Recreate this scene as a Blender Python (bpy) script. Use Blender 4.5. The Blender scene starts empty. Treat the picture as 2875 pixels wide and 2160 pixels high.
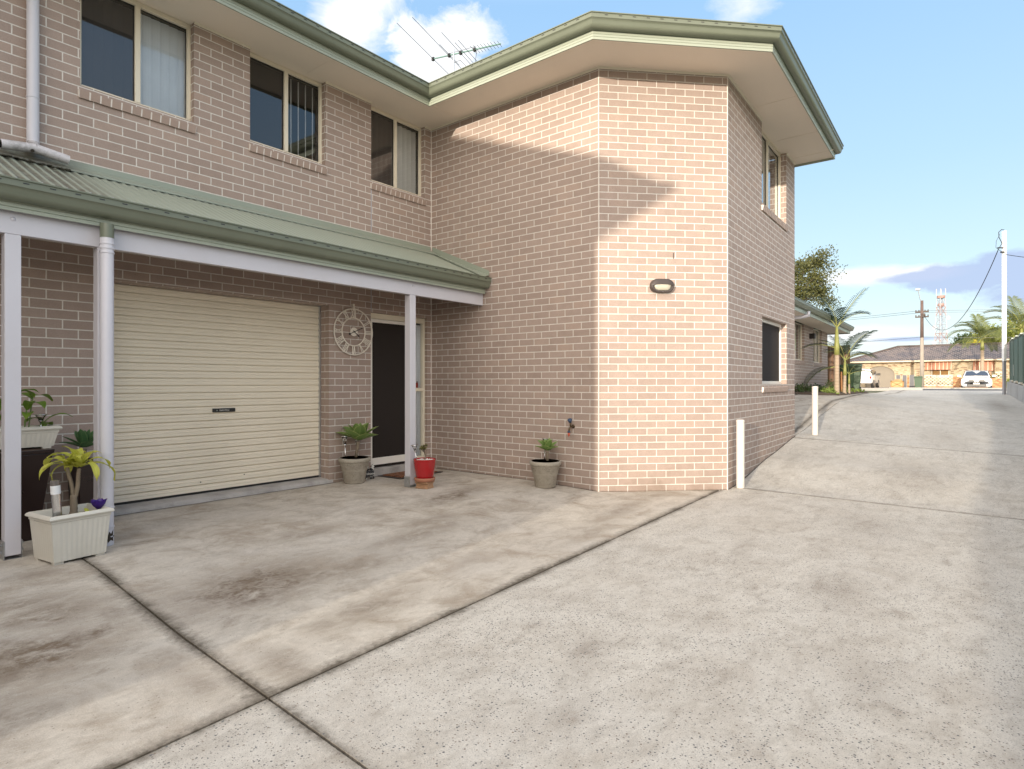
import bpy, bmesh, math, random
from mathutils import Vector, Matrix, noise
random.seed(7)
R = math.radians
scene = bpy.context.scene
COL = scene.collection

# ---------------------------------------------------------------- camera
A0 = R(38.46)                       # camera heading, measured from the long wall of the building
EYE = 1.32
cam_d = bpy.data.cameras.new('camera'); cam = bpy.data.objects.new('camera', cam_d); COL.objects.link(cam)
cam.location = (0, 0, EYE); cam.rotation_euler = (R(90), 0, A0 - R(90))
cam_d.sensor_width = 36; cam_d.lens = 36 * 1690 / 2875; cam_d.shift_y = -0.0017
cam_d.clip_start = 0.05; cam_d.clip_end = 3000
scene.camera = cam

# ---------------------------------------------------------------- light
SUN_EL, SUN_PHI = R(7.5), R(8.2)    # elevation; rays travel along +x turned PHI towards +y
sd = bpy.data.lights.new('sun', 'SUN'); sun = bpy.data.objects.new('sun', sd); COL.objects.link(sun)
sd.energy = 2.65; sd.angle = R(0.6); sd.color = (1.0, 0.88, 0.72)
ray = Vector((math.cos(SUN_PHI) * math.cos(SUN_EL), math.sin(SUN_PHI) * math.cos(SUN_EL), -math.sin(SUN_EL)))
sun.rotation_euler = ray.to_track_quat('-Z', 'Y').to_euler()
sun.location = (-20, -6, 12)
world = bpy.data.worlds.new('World'); scene.world = world; world.use_nodes = True
wt = world.node_tree; wt.nodes.clear()
def WN(t, **k):
    n = wt.nodes.new(t)
    for a, b in k.items(): setattr(n, a, b)
    return n
def WL(a, b): wt.links.new(a, b)
def wmath(op, a, b=None, c=None, clamp=False):
    n = WN('ShaderNodeMath', operation=op, use_clamp=clamp)
    for i, x in enumerate((a, b, c)):
        if x is None: continue
        if isinstance(x, (int, float)): n.inputs[i].default_value = x
        else: WL(x, n.inputs[i])
    return n.outputs[0]
sky = WN('ShaderNodeTexSky', sky_type='NISHITA', sun_disc=False)
sky.sun_elevation = SUN_EL
to_sun = -ray
sky.sun_rotation = math.atan2(to_sun.x, to_sun.y)
sky.altitude = 0; sky.air_density = 1.0; sky.dust_density = 0.6; sky.ozone_density = 1.0
tc = WN('ShaderNodeTexCoord'); sep = WN('ShaderNodeSeparateXYZ'); WL(tc.outputs['Generated'], sep.inputs[0])
# clear afternoon blue, milky near the horizon; whitened overhead as added fill light
gr = WN('ShaderNodeValToRGB'); WL(sep.outputs[2], gr.inputs[0])
e = gr.color_ramp.elements
e[0].position = 0.0; e[0].color = (3.0, 3.4, 3.55, 1); e[1].position = 1.0; e[1].color = (4.6, 4.7, 5.0, 1)
for q, k in ((.13, (2.35, 3.1, 3.6, 1)), (.3, (1.8, 2.7, 3.65, 1)), (.53, (1.35, 2.3, 3.55, 1)), (.72, (3.2, 3.8, 4.8, 1))): m_ = e.new(q); m_.color = k
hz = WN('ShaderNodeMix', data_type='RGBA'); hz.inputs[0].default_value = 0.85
# warm glow added on the sun's side of the sky to brighten the scene
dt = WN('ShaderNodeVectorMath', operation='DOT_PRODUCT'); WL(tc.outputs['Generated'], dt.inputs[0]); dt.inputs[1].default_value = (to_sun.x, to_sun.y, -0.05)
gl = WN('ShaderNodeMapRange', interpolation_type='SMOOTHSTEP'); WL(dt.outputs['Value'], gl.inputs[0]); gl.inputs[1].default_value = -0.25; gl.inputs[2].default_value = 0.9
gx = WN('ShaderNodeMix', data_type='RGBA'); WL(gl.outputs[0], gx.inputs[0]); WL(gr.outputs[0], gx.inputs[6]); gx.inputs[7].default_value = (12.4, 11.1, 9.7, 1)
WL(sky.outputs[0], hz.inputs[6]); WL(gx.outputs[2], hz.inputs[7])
nz = WN('ShaderNodeTexNoise'); nz.inputs['Scale'].default_value = 7.5; nz.inputs['Detail'].default_value = 12; nz.inputs['Roughness'].default_value = 0.66
nz.inputs['Distortion'].default_value = 0.35
mp = WN('ShaderNodeMapping'); mp.inputs['Scale'].default_value = (1, 1, 2.1); WL(tc.outputs['Generated'], mp.inputs[0]); WL(mp.outputs[0], nz.inputs['Vector'])
def cam_dir(u, v):
    X, Z, h = (u - 1437.5) / 1690, 1.0, (1075 - v) / 1690
    d = Vector((X * math.sin(A0) + Z * math.cos(A0), Z * math.sin(A0) - X * math.cos(A0), h)); d.normalize(); return d
def cloud(u, v, r, stretch, soft, gain):
    d = cam_dir(u, v)
    s = WN('ShaderNodeVectorMath', operation='SUBTRACT'); WL(tc.outputs['Generated'], s.inputs[0]); s.inputs[1].default_value = d
    m = WN('ShaderNodeVectorMath', operation='MULTIPLY'); WL(s.outputs[0], m.inputs[0]); m.inputs[1].default_value = (1, 1, stretch)
    l = WN('ShaderNodeVectorMath', operation='LENGTH'); WL(m.outputs[0], l.inputs[0])
    q = wmath('DIVIDE', l.outputs['Value'], r)
    q = wmath('SUBTRACT', 1.0, q)
    q = wmath('ADD', q, wmath('MULTIPLY', wmath('SUBTRACT', nz.outputs[0], 0.5), gain))
    return wmath('MULTIPLY', q, soft, clamp=True)
white = cloud(1235, 140, .088, 1.35, 3.4, 2.2)
for args in ((985, 70, .065, 1.2, 1.6, 2.4), (1330, 110, .05, 1.5, 2.0, 2.2), (1030, -20, .06, 1.3, 1.4, 2.4), (700, 150, .08, 1.3, 2.0, 2.6),
             (2100, 2, .05, 1.8, .8, 2.8), (2420, 775, .10, 6.0, 1.6, 1.6), (2560, 770, .08, 6.0, 1.6, 1.6), (2400, 940, .12, 8, 1.2, 1.5), (300, 900, .3, 3, 1.2, 2.4)):
    white = wmath('MAXIMUM', white, cloud(*args))
grey = cloud(2760, 775, .105, 4.4, 3.6, 1.7)
for args in ((2865, 745, .070, 2.8, 3.6, 1.7), (2620, 775, .075, 7, 2.6, 1.4), (2560, 952, .06, 14, 1.6, 1.2), (2960, 790, .10, 3.0, 2.8, 1.6)):
    grey = wmath('MAXIMUM', grey, cloud(*args))
mw = WN('ShaderNodeMix', data_type='RGBA'); WL(wmath('MULTIPLY', white, .93), mw.inputs[0]); WL(hz.outputs[2], mw.inputs[6]); mw.inputs[7].default_value = (3.9, 3.9, 3.9, 1)
mg = WN('ShaderNodeMix', data_type='RGBA'); WL(wmath('MULTIPLY', grey, .85), mg.inputs[0]); WL(mw.outputs[2], mg.inputs[6]); mg.inputs[7].default_value = (1.75, 2.15, 3.1, 1)
bg = WN('ShaderNodeBackground'); bg.inputs[1].default_value = 0.15; WL(mg.outputs[2], bg.inputs[0])
WL(bg.outputs[0], WN('ShaderNodeOutputWorld').inputs[0])

scene.view_settings.view_transform = 'Standard'; scene.view_settings.look = 'None'
scene.view_settings.exposure = 0.98; scene.view_settings.gamma = 1.0
scene.render.engine = 'CYCLES'
scene.cycles.max_bounces = 8; scene.cycles.transparent_max_bounces = 12; scene.cycles.sample_clamp_indirect = 6

# ---------------------------------------------------------------- helpers: places
def tob(X, Z): return (X * math.sin(A0) + Z * math.cos(A0), Z * math.sin(A0) - X * math.cos(A0))
def at(u, Z, v=None):
    """world x, y (and height) of a point seen at column u of the photograph, Z metres into the scene"""
    x, y = tob((u - 1437.5) / 1690 * Z, Z)
    return (x, y) if v is None else (x, y, EYE + (1075 - v) / 1690 * Z)
def lerp_table(t, x):
    if x <= t[0][0]: return t[0][1]
    for (a, p), (b, q) in zip(t, t[1:]):
        if x <= b:
            k = (x - a) / (b - a); k2 = k * k * (3 - 2 * k) * .35 + k * .65
            return p + (q - p) * k2
    return t[-1][1]
G = [(7.2, 0), (7.9, .01), (9.4, .135), (11.3, .28), (16, .44), (20, .51), (26.6, .61), (36, .80), (42, .88), (48, .85), (60, .82)]
CX = [(7.4, 0), (9.4, .024), (11.3, .036), (14, .09), (16, .12), (22, .11), (30, .035), (36, 0)]
def gz(x, y):
    """height of the paving"""
    z = lerp_table(G, x) + lerp_table(CX, x) * (min(max(y, -3), 4.5) + .8)
    if x < 7.5: z += .05 * min(max((y - 3.3) / 1.4, 0), 1)
    return z

# ---------------------------------------------------------------- helpers: meshes
class MB:
    def __init__(s): s.v = []; s.f = []; s.uv = []; s.m = []; s.mi = 0
    def add(s, vs, fs, uvs=None):
        o = len(s.v); s.v += [Vector(p) for p in vs]
        for i, f in enumerate(fs):
            s.f.append([o + k for k in f]); s.uv.append(uvs[i] if uvs else None); s.m.append(s.mi)
        return s
    def quad(s, a, b, c, d, uv=None): return s.add([a, b, c, d], [(0, 1, 2, 3)], [uv] if uv else None)
    def box(s, lo, hi, M=None):
        x0, y0, z0 = lo; x1, y1, z1 = hi
        vs = [Vector(p) for p in ((x0,y0,z0),(x1,y0,z0),(x1,y1,z0),(x0,y1,z0),(x0,y0,z1),(x1,y0,z1),(x1,y1,z1),(x0,y1,z1))]
        if M is not None: vs = [M @ p for p in vs]
        return s.add(vs, [(0,3,2,1),(4,5,6,7),(0,1,5,4),(1,2,6,5),(2,3,7,6),(3,0,4,7)])
    def frustum(s, c, b, t, z0, z1, rot=0, off=(0, 0)):
        """rectangular frustum: b=(bx,by) bottom half sizes, t=top half sizes"""
        vs = []
        for (hx, hy), z, o in ((b, z0, (0, 0)), (t, z1, off)):
            for sx, sy in ((-1,-1),(1,-1),(1,1),(-1,1)):
                p = Vector((sx * hx, sy * hy)); p.rotate(Matrix.Rotation(rot, 2)); vs.append((c[0] + p.x + o[0], c[1] + p.y + o[1], z))
        return s.add(vs, [(0,3,2,1),(4,5,6,7),(0,1,5,4),(1,2,6,5),(2,3,7,6),(3,0,4,7)])
    def tube(s, pts, r, n=8, cap=True, start=None):
        pts = [Vector(p) for p in pts]; k = len(pts)
        rr = r if isinstance(r, (list, tuple)) else [r] * k
        t0 = (pts[1] - pts[0]).normalized()
        a = Vector((0, 0, 1)) if abs(t0.z) < .9 else Vector((1, 0, 0))
        nrm = t0.cross(a).normalized(); o = len(s.v); vs = []
        for i in range(k):
            t = (pts[min(i + 1, k - 1)] - pts[max(i - 1, 0)]).normalized()
            nrm = (nrm - t * nrm.dot(t)).normalized(); b = t.cross(nrm)
            for j in range(n):
                q = 2 * math.pi * (j + .5) / n; vs.append(pts[i] + (nrm * math.cos(q) + b * math.sin(q)) * rr[i])
        fs = [(i*n+j, i*n+(j+1)%n, (i+1)*n+(j+1)%n, (i+1)*n+j) for i in range(k-1) for j in range(n)]
        if cap: fs += [tuple(range(n))[::-1], tuple(range((k-1)*n, k*n))]
        return s.add(vs, fs)
    def lathe(s, prof, c=(0, 0, 0), n=28, axis=None, squash=(1, 1)):
        """prof = [(radius, z)...] turned about the z axis (or `axis`)"""
        c = Vector(c); vs = []; fs = []
        Q = Vector((0, 0, 1)).rotation_difference(Vector(axis)) if axis else None
        for (r, z) in prof:
            for j in range(n):
                q = 2 * math.pi * j / n; p = Vector((r * math.cos(q) * squash[0], r * math.sin(q) * squash[1], z))
                if Q: p = Q @ p
                vs.append(c + p)
        k = len(prof)
        fs = [(i*n+j, i*n+(j+1)%n, (i+1)*n+(j+1)%n, (i+1)*n+j) for i in range(k-1) for j in range(n)]
        if prof[0][0] > 1e-5: fs.append(tuple(range(n))[::-1])
        if prof[-1][0] > 1e-5: fs.append(tuple(range((k-1)*n, k*n)))
        return s.add(vs, fs)
    def sweep(s, path, prof, z=0, closed=True, taper_end=None):
        """profile [(out, z)] carried along a plan path with mitred corners; out = to the right of travel"""
        P = [Vector(p) for p in path]; k = len(P); n = len(prof); vs = []
        for i in range(k):
            d0 = (P[i] - P[i-1]).normalized() if i > 0 else (P[1] - P[0]).normalized()
            d1 = (P[i+1] - P[i]).normalized() if i < k - 1 else d0
            n0 = Vector((d0.y, -d0.x)); n1 = Vector((d1.y, -d1.x)); m = (n0 + n1); m /= max(m.length_squared / 2, .2)
            for (o, h) in prof: vs.append((P[i].x + m.x * o, P[i].y + m.y * o, z + h))
        last = n if closed else n - 1
        fs = [(i*n+j, (i+1)*n+j, (i+1)*n+(j+1)%n, i*n+(j+1)%n) for i in range(k-1) for j in range(last)]
        if closed: fs += [tuple(range(n)), tuple(range((k-1)*n, k*n))[::-1]]
        return s.add(vs, fs)
    def prism(s, poly, z0, z1):
        """vertical prism over a plan polygon"""
        n = len(poly)
        vs = [(p[0], p[1], z0) for p in poly] + [(p[0], p[1], z1) for p in poly]
        return s.add(vs, [tuple(range(n))[::-1], tuple(range(n, 2*n))] + [(i, (i+1)%n, n+(i+1)%n, n+i) for i in range(n)])
    def build(s, name, mats, parent=None, smooth=False, bevel=0, auto=None):
        off = Vector(parent.get('_o', (0, 0, 0))) if parent is not None else Vector((0, 0, 0))
        me = bpy.data.meshes.new(name)
        me.from_pydata([tuple(p - off) for p in s.v], [], s.f)
        for m in (mats if isinstance(mats, (list, tuple)) else [mats]): me.materials.append(m)
        if any(u is not None for u in s.uv):
            L = me.uv_layers.new(name='UVMap').data; k = 0
            for f, u in zip(s.f, s.uv):
                for j in range(len(f)):
                    L[k].uv = u[j] if u else (0, 0); k += 1
        for p, m in zip(me.polygons, s.m): p.material_index = m
        me.validate(); me.update()
        if smooth or auto:
            me.polygons.foreach_set('use_smooth', [True] * len(me.polygons))
            if auto: me.set_sharp_from_angle(angle=R(auto))
        o = bpy.data.objects.new(name, me); COL.objects.link(o)
        if parent is not None: o.parent = parent; o['_o'] = tuple(off)
        if bevel:
            b = o.modifiers.new('bevel', 'BEVEL'); b.width = bevel; b.segments = 2; b.limit_method = 'ANGLE'; b.angle_limit = R(40)
        return o
def _split(s):
    par = list(range(len(s.v)))
    def find(a):
        while par[a] != a: par[a] = par[par[a]]; a = par[a]
        return a
    for f in s.f:
        for k in f[1:]: par[find(k)] = find(f[0])
    comp = {}
    for i, f in enumerate(s.f): comp.setdefault(find(f[0]), []).append(i)
    out = []
    for fs in comp.values():
        m = MB(); mp = {}
        for i in fs:
            g = []
            for k in s.f[i]:
                if k not in mp: mp[k] = len(m.v); m.v.append(s.v[k])
                g.append(mp[k])
            m.f.append(g); m.uv.append(s.uv[i]); m.m.append(s.m[i])
        out.append(m)
    return out
def pieces(mb, name, mats, parent, **k):
    """each loose piece of the mesh becomes a part of its own"""
    return [m.build(name, mats, parent, **k) for m in _split(mb)]
def thing(name, label, cat, loc=(0, 0, 0), group=None):
    o = bpy.data.objects.new(name, None); COL.objects.link(o); o.location = loc; o.empty_display_size = .1
    o['label'] = label; o['category'] = cat; o['_o'] = tuple(loc)
    if group: o['group'] = group
    return o
def tag(o, label, cat, group=None):
    o['label'] = label; o['category'] = cat
    if group: o['group'] = group
    return o
def struct(o, kind='structure'): o['kind'] = kind; return o
def copy_tree(root, loc, rz=0, label=None, sc=None):
    """a thing with copies of its parts and sub-parts"""
    r = root.copy(); COL.objects.link(r); r.location = loc; r.rotation_euler = (0, 0, rz)
    if sc: r.scale = (sc, sc, sc)
    if label: r['label'] = label
    for ch in list(root.children):
        c = ch.copy(); COL.objects.link(c); c.parent = r
        for g in list(ch.children):
            d = g.copy(); COL.objects.link(d); d.parent = c
    return r
def text_mesh(name, s, size, M, mat, parent, depth=.001):
    cu = bpy.data.curves.new(name, 'FONT'); cu.body = s; cu.size = size; cu.extrude = depth; cu.align_x = 'CENTER'; cu.align_y = 'CENTER'
    t = bpy.data.objects.new(name, cu); COL.objects.link(t)
    dg = bpy.context.evaluated_depsgraph_get(); me = bpy.data.meshes.new_from_object(t.evaluated_get(dg))
    bpy.data.objects.remove(t); me.name = name
    me.transform(M); me.transform(Matrix.Translation(-Vector(parent.get('_o', (0, 0, 0)))))
    me.materials.clear(); me.materials.append(mat)
    o = bpy.data.objects.new(name, me); COL.objects.link(o); o.parent = parent; return o

# ---------------------------------------------------------------- helpers: materials
class NT:
    def __init__(s, name):
        s.mat = bpy.data.materials.new(name); s.mat.use_nodes = True; s.t = s.mat.node_tree; s.t.nodes.clear()
        s.out = s.n('ShaderNodeOutputMaterial')
    def n(s, t, **k):
        x = s.t.nodes.new(t)
        for a, b in k.items(): setattr(x, a, b)
        return x
    def l(s, a, b): s.t.links.new(a, b)
    def put(s, sock, v):
        if hasattr(v, 'is_linked') or hasattr(v, 'links'): s.l(v, sock)
        else: sock.default_value = v
    def math(s, op, a, b=None, c=None, clamp=False):
        x = s.n('ShaderNodeMath', operation=op, use_clamp=clamp)
        for i, q in enumerate((a, b, c)):
            if q is not None: s.put(x.inputs[i], q)
        return x.outputs[0]
    def mix(s, f, a, b, mode='MIX'):
        x = s.n('ShaderNodeMix', data_type='RGBA', blend_type=mode)
        s.put(x.inputs[0], f); s.put(x.inputs[6], a if not isinstance(a, tuple) else (*a[:3], 1)); s.put(x.inputs[7], b if not isinstance(b, tuple) else (*b[:3], 1))
        return x.outputs[2]
    def noise(s, scale, detail=4, rough=.55, vec=None, dist=0, out=0):
        x = s.n('ShaderNodeTexNoise'); x.inputs['Scale'].default_value = scale; x.inputs['Detail'].default_value = detail
        x.inputs['Roughness'].default_value = rough; x.inputs['Distortion'].default_value = dist
        if vec is not None: s.l(vec, x.inputs['Vector'])
        return x.outputs[out]
    def ramp(s, f, stops):
        x = s.n('ShaderNodeValToRGB'); s.l(f, x.inputs[0]); e = x.color_ramp.elements
        e[0].position = stops[0][0]; e[1].position = stops[-1][0]
        def c(q): return (q, q, q, 1) if isinstance(q, (int, float)) else (*q[:3], 1)
        e[0].color = c(stops[0][1]); e[1].color = c(stops[-1][1])
        for p, q in stops[1:-1]: k = e.new(p); k.color = c(q)
        return x.outputs[0]
    def obj(s): return s.n('ShaderNodeTexCoord').outputs['Object']
    def mapping(s, vec, scale=(1,1,1), rot=(0,0,0), loc=(0,0,0)):
        x = s.n('ShaderNodeMapping'); s.l(vec, x.inputs[0]); x.inputs['Scale'].default_value = scale; x.inputs['Rotation'].default_value = rot; x.inputs['Location'].default_value = loc
        return x.outputs[0]
    def bump(s, h, strength=.3, dist=.01, normal=None):
        x = s.n('ShaderNodeBump'); x.inputs['Strength'].default_value = strength; x.inputs['Distance'].default_value = dist
        s.l(h, x.inputs['Height'])
        if normal is not None: s.l(normal, x.inputs['Normal'])
        return x.outputs[0]
    def bsdf(s, col, rough=.6, normal=None, **k):
        b = s.n('ShaderNodeBsdfPrincipled'); s.put(b.inputs['Base Color'], col if not isinstance(col, tuple) else (*col[:3], 1)); s.put(b.inputs['Roughness'], rough)
        if normal is not None: s.l(normal, b.inputs['Normal'])
        for a, v in k.items(): s.put(b.inputs[a.replace('_', ' ')], v)
        s.l(b.outputs[0], s.out.inputs[0]); return b
def pmat(name, col, rough=.5, var=.08, scale=6, bump=0, metal=0, fine=60, dirt=None, dirt_amt=.5, **k):
    """painted / plain material with uneven tone, faint grain and optional dirt"""
    m = NT(name); v = m.obj()
    a = m.noise(scale, 5, .6, v); b = m.noise(fine, 3, .6, v)
    f = m.math('ADD', m.math('MULTIPLY', m.math('SUBTRACT', a, .5), var * 2), m.math('MULTIPLY', m.math('SUBTRACT', b, .5), var))
    c = m.mix(1.0, col, m.ramp(m.math('ADD', f, .5), [(0, .5), (1, 1.5)]), 'MULTIPLY')
    if dirt: c = m.mix(m.math('MULTIPLY', m.ramp(m.noise(scale * .6, 6, .65, v), [(.48, 0), (.72, 1)]), dirt_amt), c, dirt)
    nr = m.bump(b, bump, .004) if bump else None
    m.bsdf(c, m.math('ADD', m.math('MULTIPLY', m.math('SUBTRACT', a, .5), .15), rough, clamp=True), nr, Metallic=metal, **k)
    return m.mat
# ---------------------------------------------------------------- materials
def brick_mat(name, c1, c2, mortar, size=.0058, bw=.24, rh=.086, fine=.35, mottled=None, scale=1.0, vj=True):
    m = NT(name); uv = m.n('ShaderNodeTexCoord').outputs['UV']; v = m.obj()
    wob = m.noise(14, 2, .5, v, out=1)
    wv = m.n('ShaderNodeVectorMath', operation='MULTIPLY_ADD'); m.l(wob, wv.inputs[0]); wv.inputs[1].default_value = (.0035, .0035, 0); m.l(uv, wv.inputs[2])
    b = m.n('ShaderNodeTexBrick', offset=.5, squash=1.0); m.l(wv.outputs[0], b.inputs['Vector'])
    b.inputs['Scale'].default_value = scale; b.inputs['Brick Width'].default_value = bw; b.inputs['Row Height'].default_value = rh
    b.inputs['Mortar Size'].default_value = size; b.inputs['Mortar Smooth'].default_value = .25; b.inputs['Bias'].default_value = 0
    b.inputs['Color1'].default_value = (0, 0, 0, 1); b.inputs['Color2'].default_value = (1, 1, 1, 1); b.inputs['Mortar'].default_value = (.5, .5, .5, 1)
    per = b.outputs['Color']; fac = b.outputs['Fac']
    stops = [(0, c1), (.8, c2), (1, tuple(c2[i] * (1.02, .985, .95)[i] for i in range(3)))]
    if mottled: stops = mottled
    col = m.ramp(per, stops)
    g = m.noise(95, 4, .7, v); g2 = m.noise(9, 4, .6, v); g3 = m.noise(.55, 4, .6, v)
    col = m.mix(1.0, col, m.ramp(g, [(.25, .86), (.75, 1.12)]), 'MULTIPLY')
    col = m.mix(1.0, col, m.ramp(g2, [(.25, .93), (.75, 1.06)]), 'MULTIPLY')
    col = m.mix(m.ramp(m.noise(38, 3, .6, v), [(.66, 0), (.72, .5)]), col, tuple(q * .72 for q in c1))
    mc = m.mix(m.ramp(m.noise(25, 3, .6, v), [(.3, 0), (.7, 1)]), mortar, tuple(q * .84 for q in mortar))
    col = m.mix(fac, col, mc)
    col = m.mix(1.0, col, m.ramp(g3, [(.3, .94), (.7, 1.05)]), 'MULTIPLY')
    # splash-back grime in the lowest courses
    zz = m.n('ShaderNodeSeparateXYZ'); m.l(uv, zz.inputs[0])
    low = m.math('MULTIPLY', m.ramp(m.math('ADD', zz.outputs[1], m.math('MULTIPLY', g2, .25)), [(.08, 1), (.42, 0)]), m.ramp(m.noise(2.2, 4, .6, v), [(.42, 0), (.65, .55)]))
    col = m.mix(low, col, (.16, .12, .085))
    h = m.math('ADD', m.math('MULTIPLY', fac, -1.0), m.math('MULTIPLY', g, .25))
    m.bsdf(col, .85, m.bump(h, .55, .006)); return m.mat
BRICK = brick_mat('brick', (.338, .262, .224), (.382, .300, .258), (.70, .66, .61))
BRICK_SILL = pmat('sill_brick', (.375, .285, .24), .85, .12, 5, .4, fine=95)
MORTAR = pmat('mortar', (.70, .65, .60), .9, .1, 20, .4)
CREAM = pmat('cream_paint', (.74, .68, .55), .38, .03)
SOFFIT = pmat('soffit_paint', (.82, .735, .63), .6, .05, 1.5)
GREEN = pmat('green_colour_steel', (.155, .175, .13), .38, .06, 3, dirt=(.10, .11, .08), dirt_amt=.25)
FASCIA = pmat('fascia_steel', (.34, .375, .305), .4, .04, 3)
ROOFGREEN = NT('roof_steel'); 
def _roof():
    m = ROOFGREEN; v = m.obj(); s = m.n('ShaderNodeSeparateXYZ'); m.l(v, s.inputs[0])
    c = m.mix(m.noise(3, 5, .6, v), (.255, .29, .235), (.305, .34, .28))
    # lichen and silt lying in the pans under the spreader pipe (x 0.9 .. 1.9)
    band = m.math('MULTIPLY', m.math('SUBTRACT', -4.33, s.outputs[0], clamp=True), 3.0, clamp=True)
    uv = m.n('ShaderNodeTexCoord').outputs['UV']; su = m.n('ShaderNodeSeparateXYZ'); m.l(uv, su.inputs[0])
    pan = m.ramp(m.math('ADD', m.math('MAXIMUM', su.outputs[0], m.math('LESS_THAN', su.outputs[1], -1.0)), m.math('MULTIPLY', m.math('SUBTRACT', m.noise(30, 3, .6, v), .5), .5)), [(.60, 1), (.8, 0)])
    f = m.math('MULTIPLY', m.math('MULTIPLY', band, pan), m.ramp(m.noise(7, 4, .6, v), [(.25, .35), (.6, 1)]))
    c = m.mix(m.math('MULTIPLY', f, .9), c, (.085, .075, .055))
    m.bsdf(c, .42)
_roof(); ROOFGREEN = ROOFGREEN.mat
PAINT = pmat('grey_white_paint', (.565, .56, .61), .4, .04, 3, dirt=(.35, .30, .24), dirt_amt=.12)
PIPE = pmat('pipe_plastic', (.58, .58, .635), .35, .04, 4)
DIRTYPIPE = pmat('mossy_pipe', (.60, .58, .60), .45, .06, 9, dirt=(.05, .045, .03), dirt_amt=.95)
DOORCREAM = pmat('roller_door_steel', (.79, .715, .58), .42, .04, 2, dirt=(.35, .30, .22), dirt_amt=.12)
BLACK = pmat('black_plastic', (.018, .017, .017), .35, .1)
DARKSCREEN = pmat('screen_mesh', (.016, .011, .009), .85, .25, 2, fine=400)
CHROME = pmat('stainless_steel', (.72, .72, .73), .18, .05, metal=1)
GALV = pmat('galvanised_steel', (.50, .52, .54), .35, .25, 30, metal=.9)
WHITE = pmat('white_plastic', (.80, .78, .73), .4, .03)
BLIND = pmat('blind_fabric', (.84, .82, .78), .8, .03)
CURTAIN = pmat('curtain_fabric', (.80, .81, .83), .9, .06)
def glass_mat(name, tint, dark=0.0, refl=1.0):
    m = NT(name); fr = m.n('ShaderNodeFresnel'); fr.inputs['IOR'].default_value = 1.52
    nz_ = m.bump(m.noise(1.2, 2, .5, m.obj()), .05, .02); m.l(nz_, fr.inputs['Normal'])
    tr = m.n('ShaderNodeBsdfTransparent'); tr.inputs[0].default_value = (*tint, 1)
    df = m.n('ShaderNodeBsdfDiffuse'); df.inputs[0].default_value = (.03, .026, .024, 1)
    mx = m.n('ShaderNodeMixShader'); mx.inputs[0].default_value = dark; m.l(tr.outputs[0], mx.inputs[1]); m.l(df.outputs[0], mx.inputs[2])
    gl = m.n('ShaderNodeBsdfGlossy'); gl.inputs['Roughness'].default_value = .015; gl.inputs['Color'].default_value = (.95, .97, 1, 1); m.l(nz_, gl.inputs['Normal'])
    m2 = m.n('ShaderNodeMixShader'); m.l(m.math('MULTIPLY', m.math('MULTIPLY', fr.outputs[0], 2.0), refl, clamp=True), m2.inputs[0]); m.l(mx.outputs[0], m2.inputs[1]); m.l(gl.outputs[0], m2.inputs[2])
    m.l(m2.outputs[0], m.out.inputs[0]); return m.mat
GLASS = glass_mat('window_glass', (.90, .92, .92))
SCREENGLASS = glass_mat('screened_glass', (.45, .43, .42), .55, 1.0)

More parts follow.
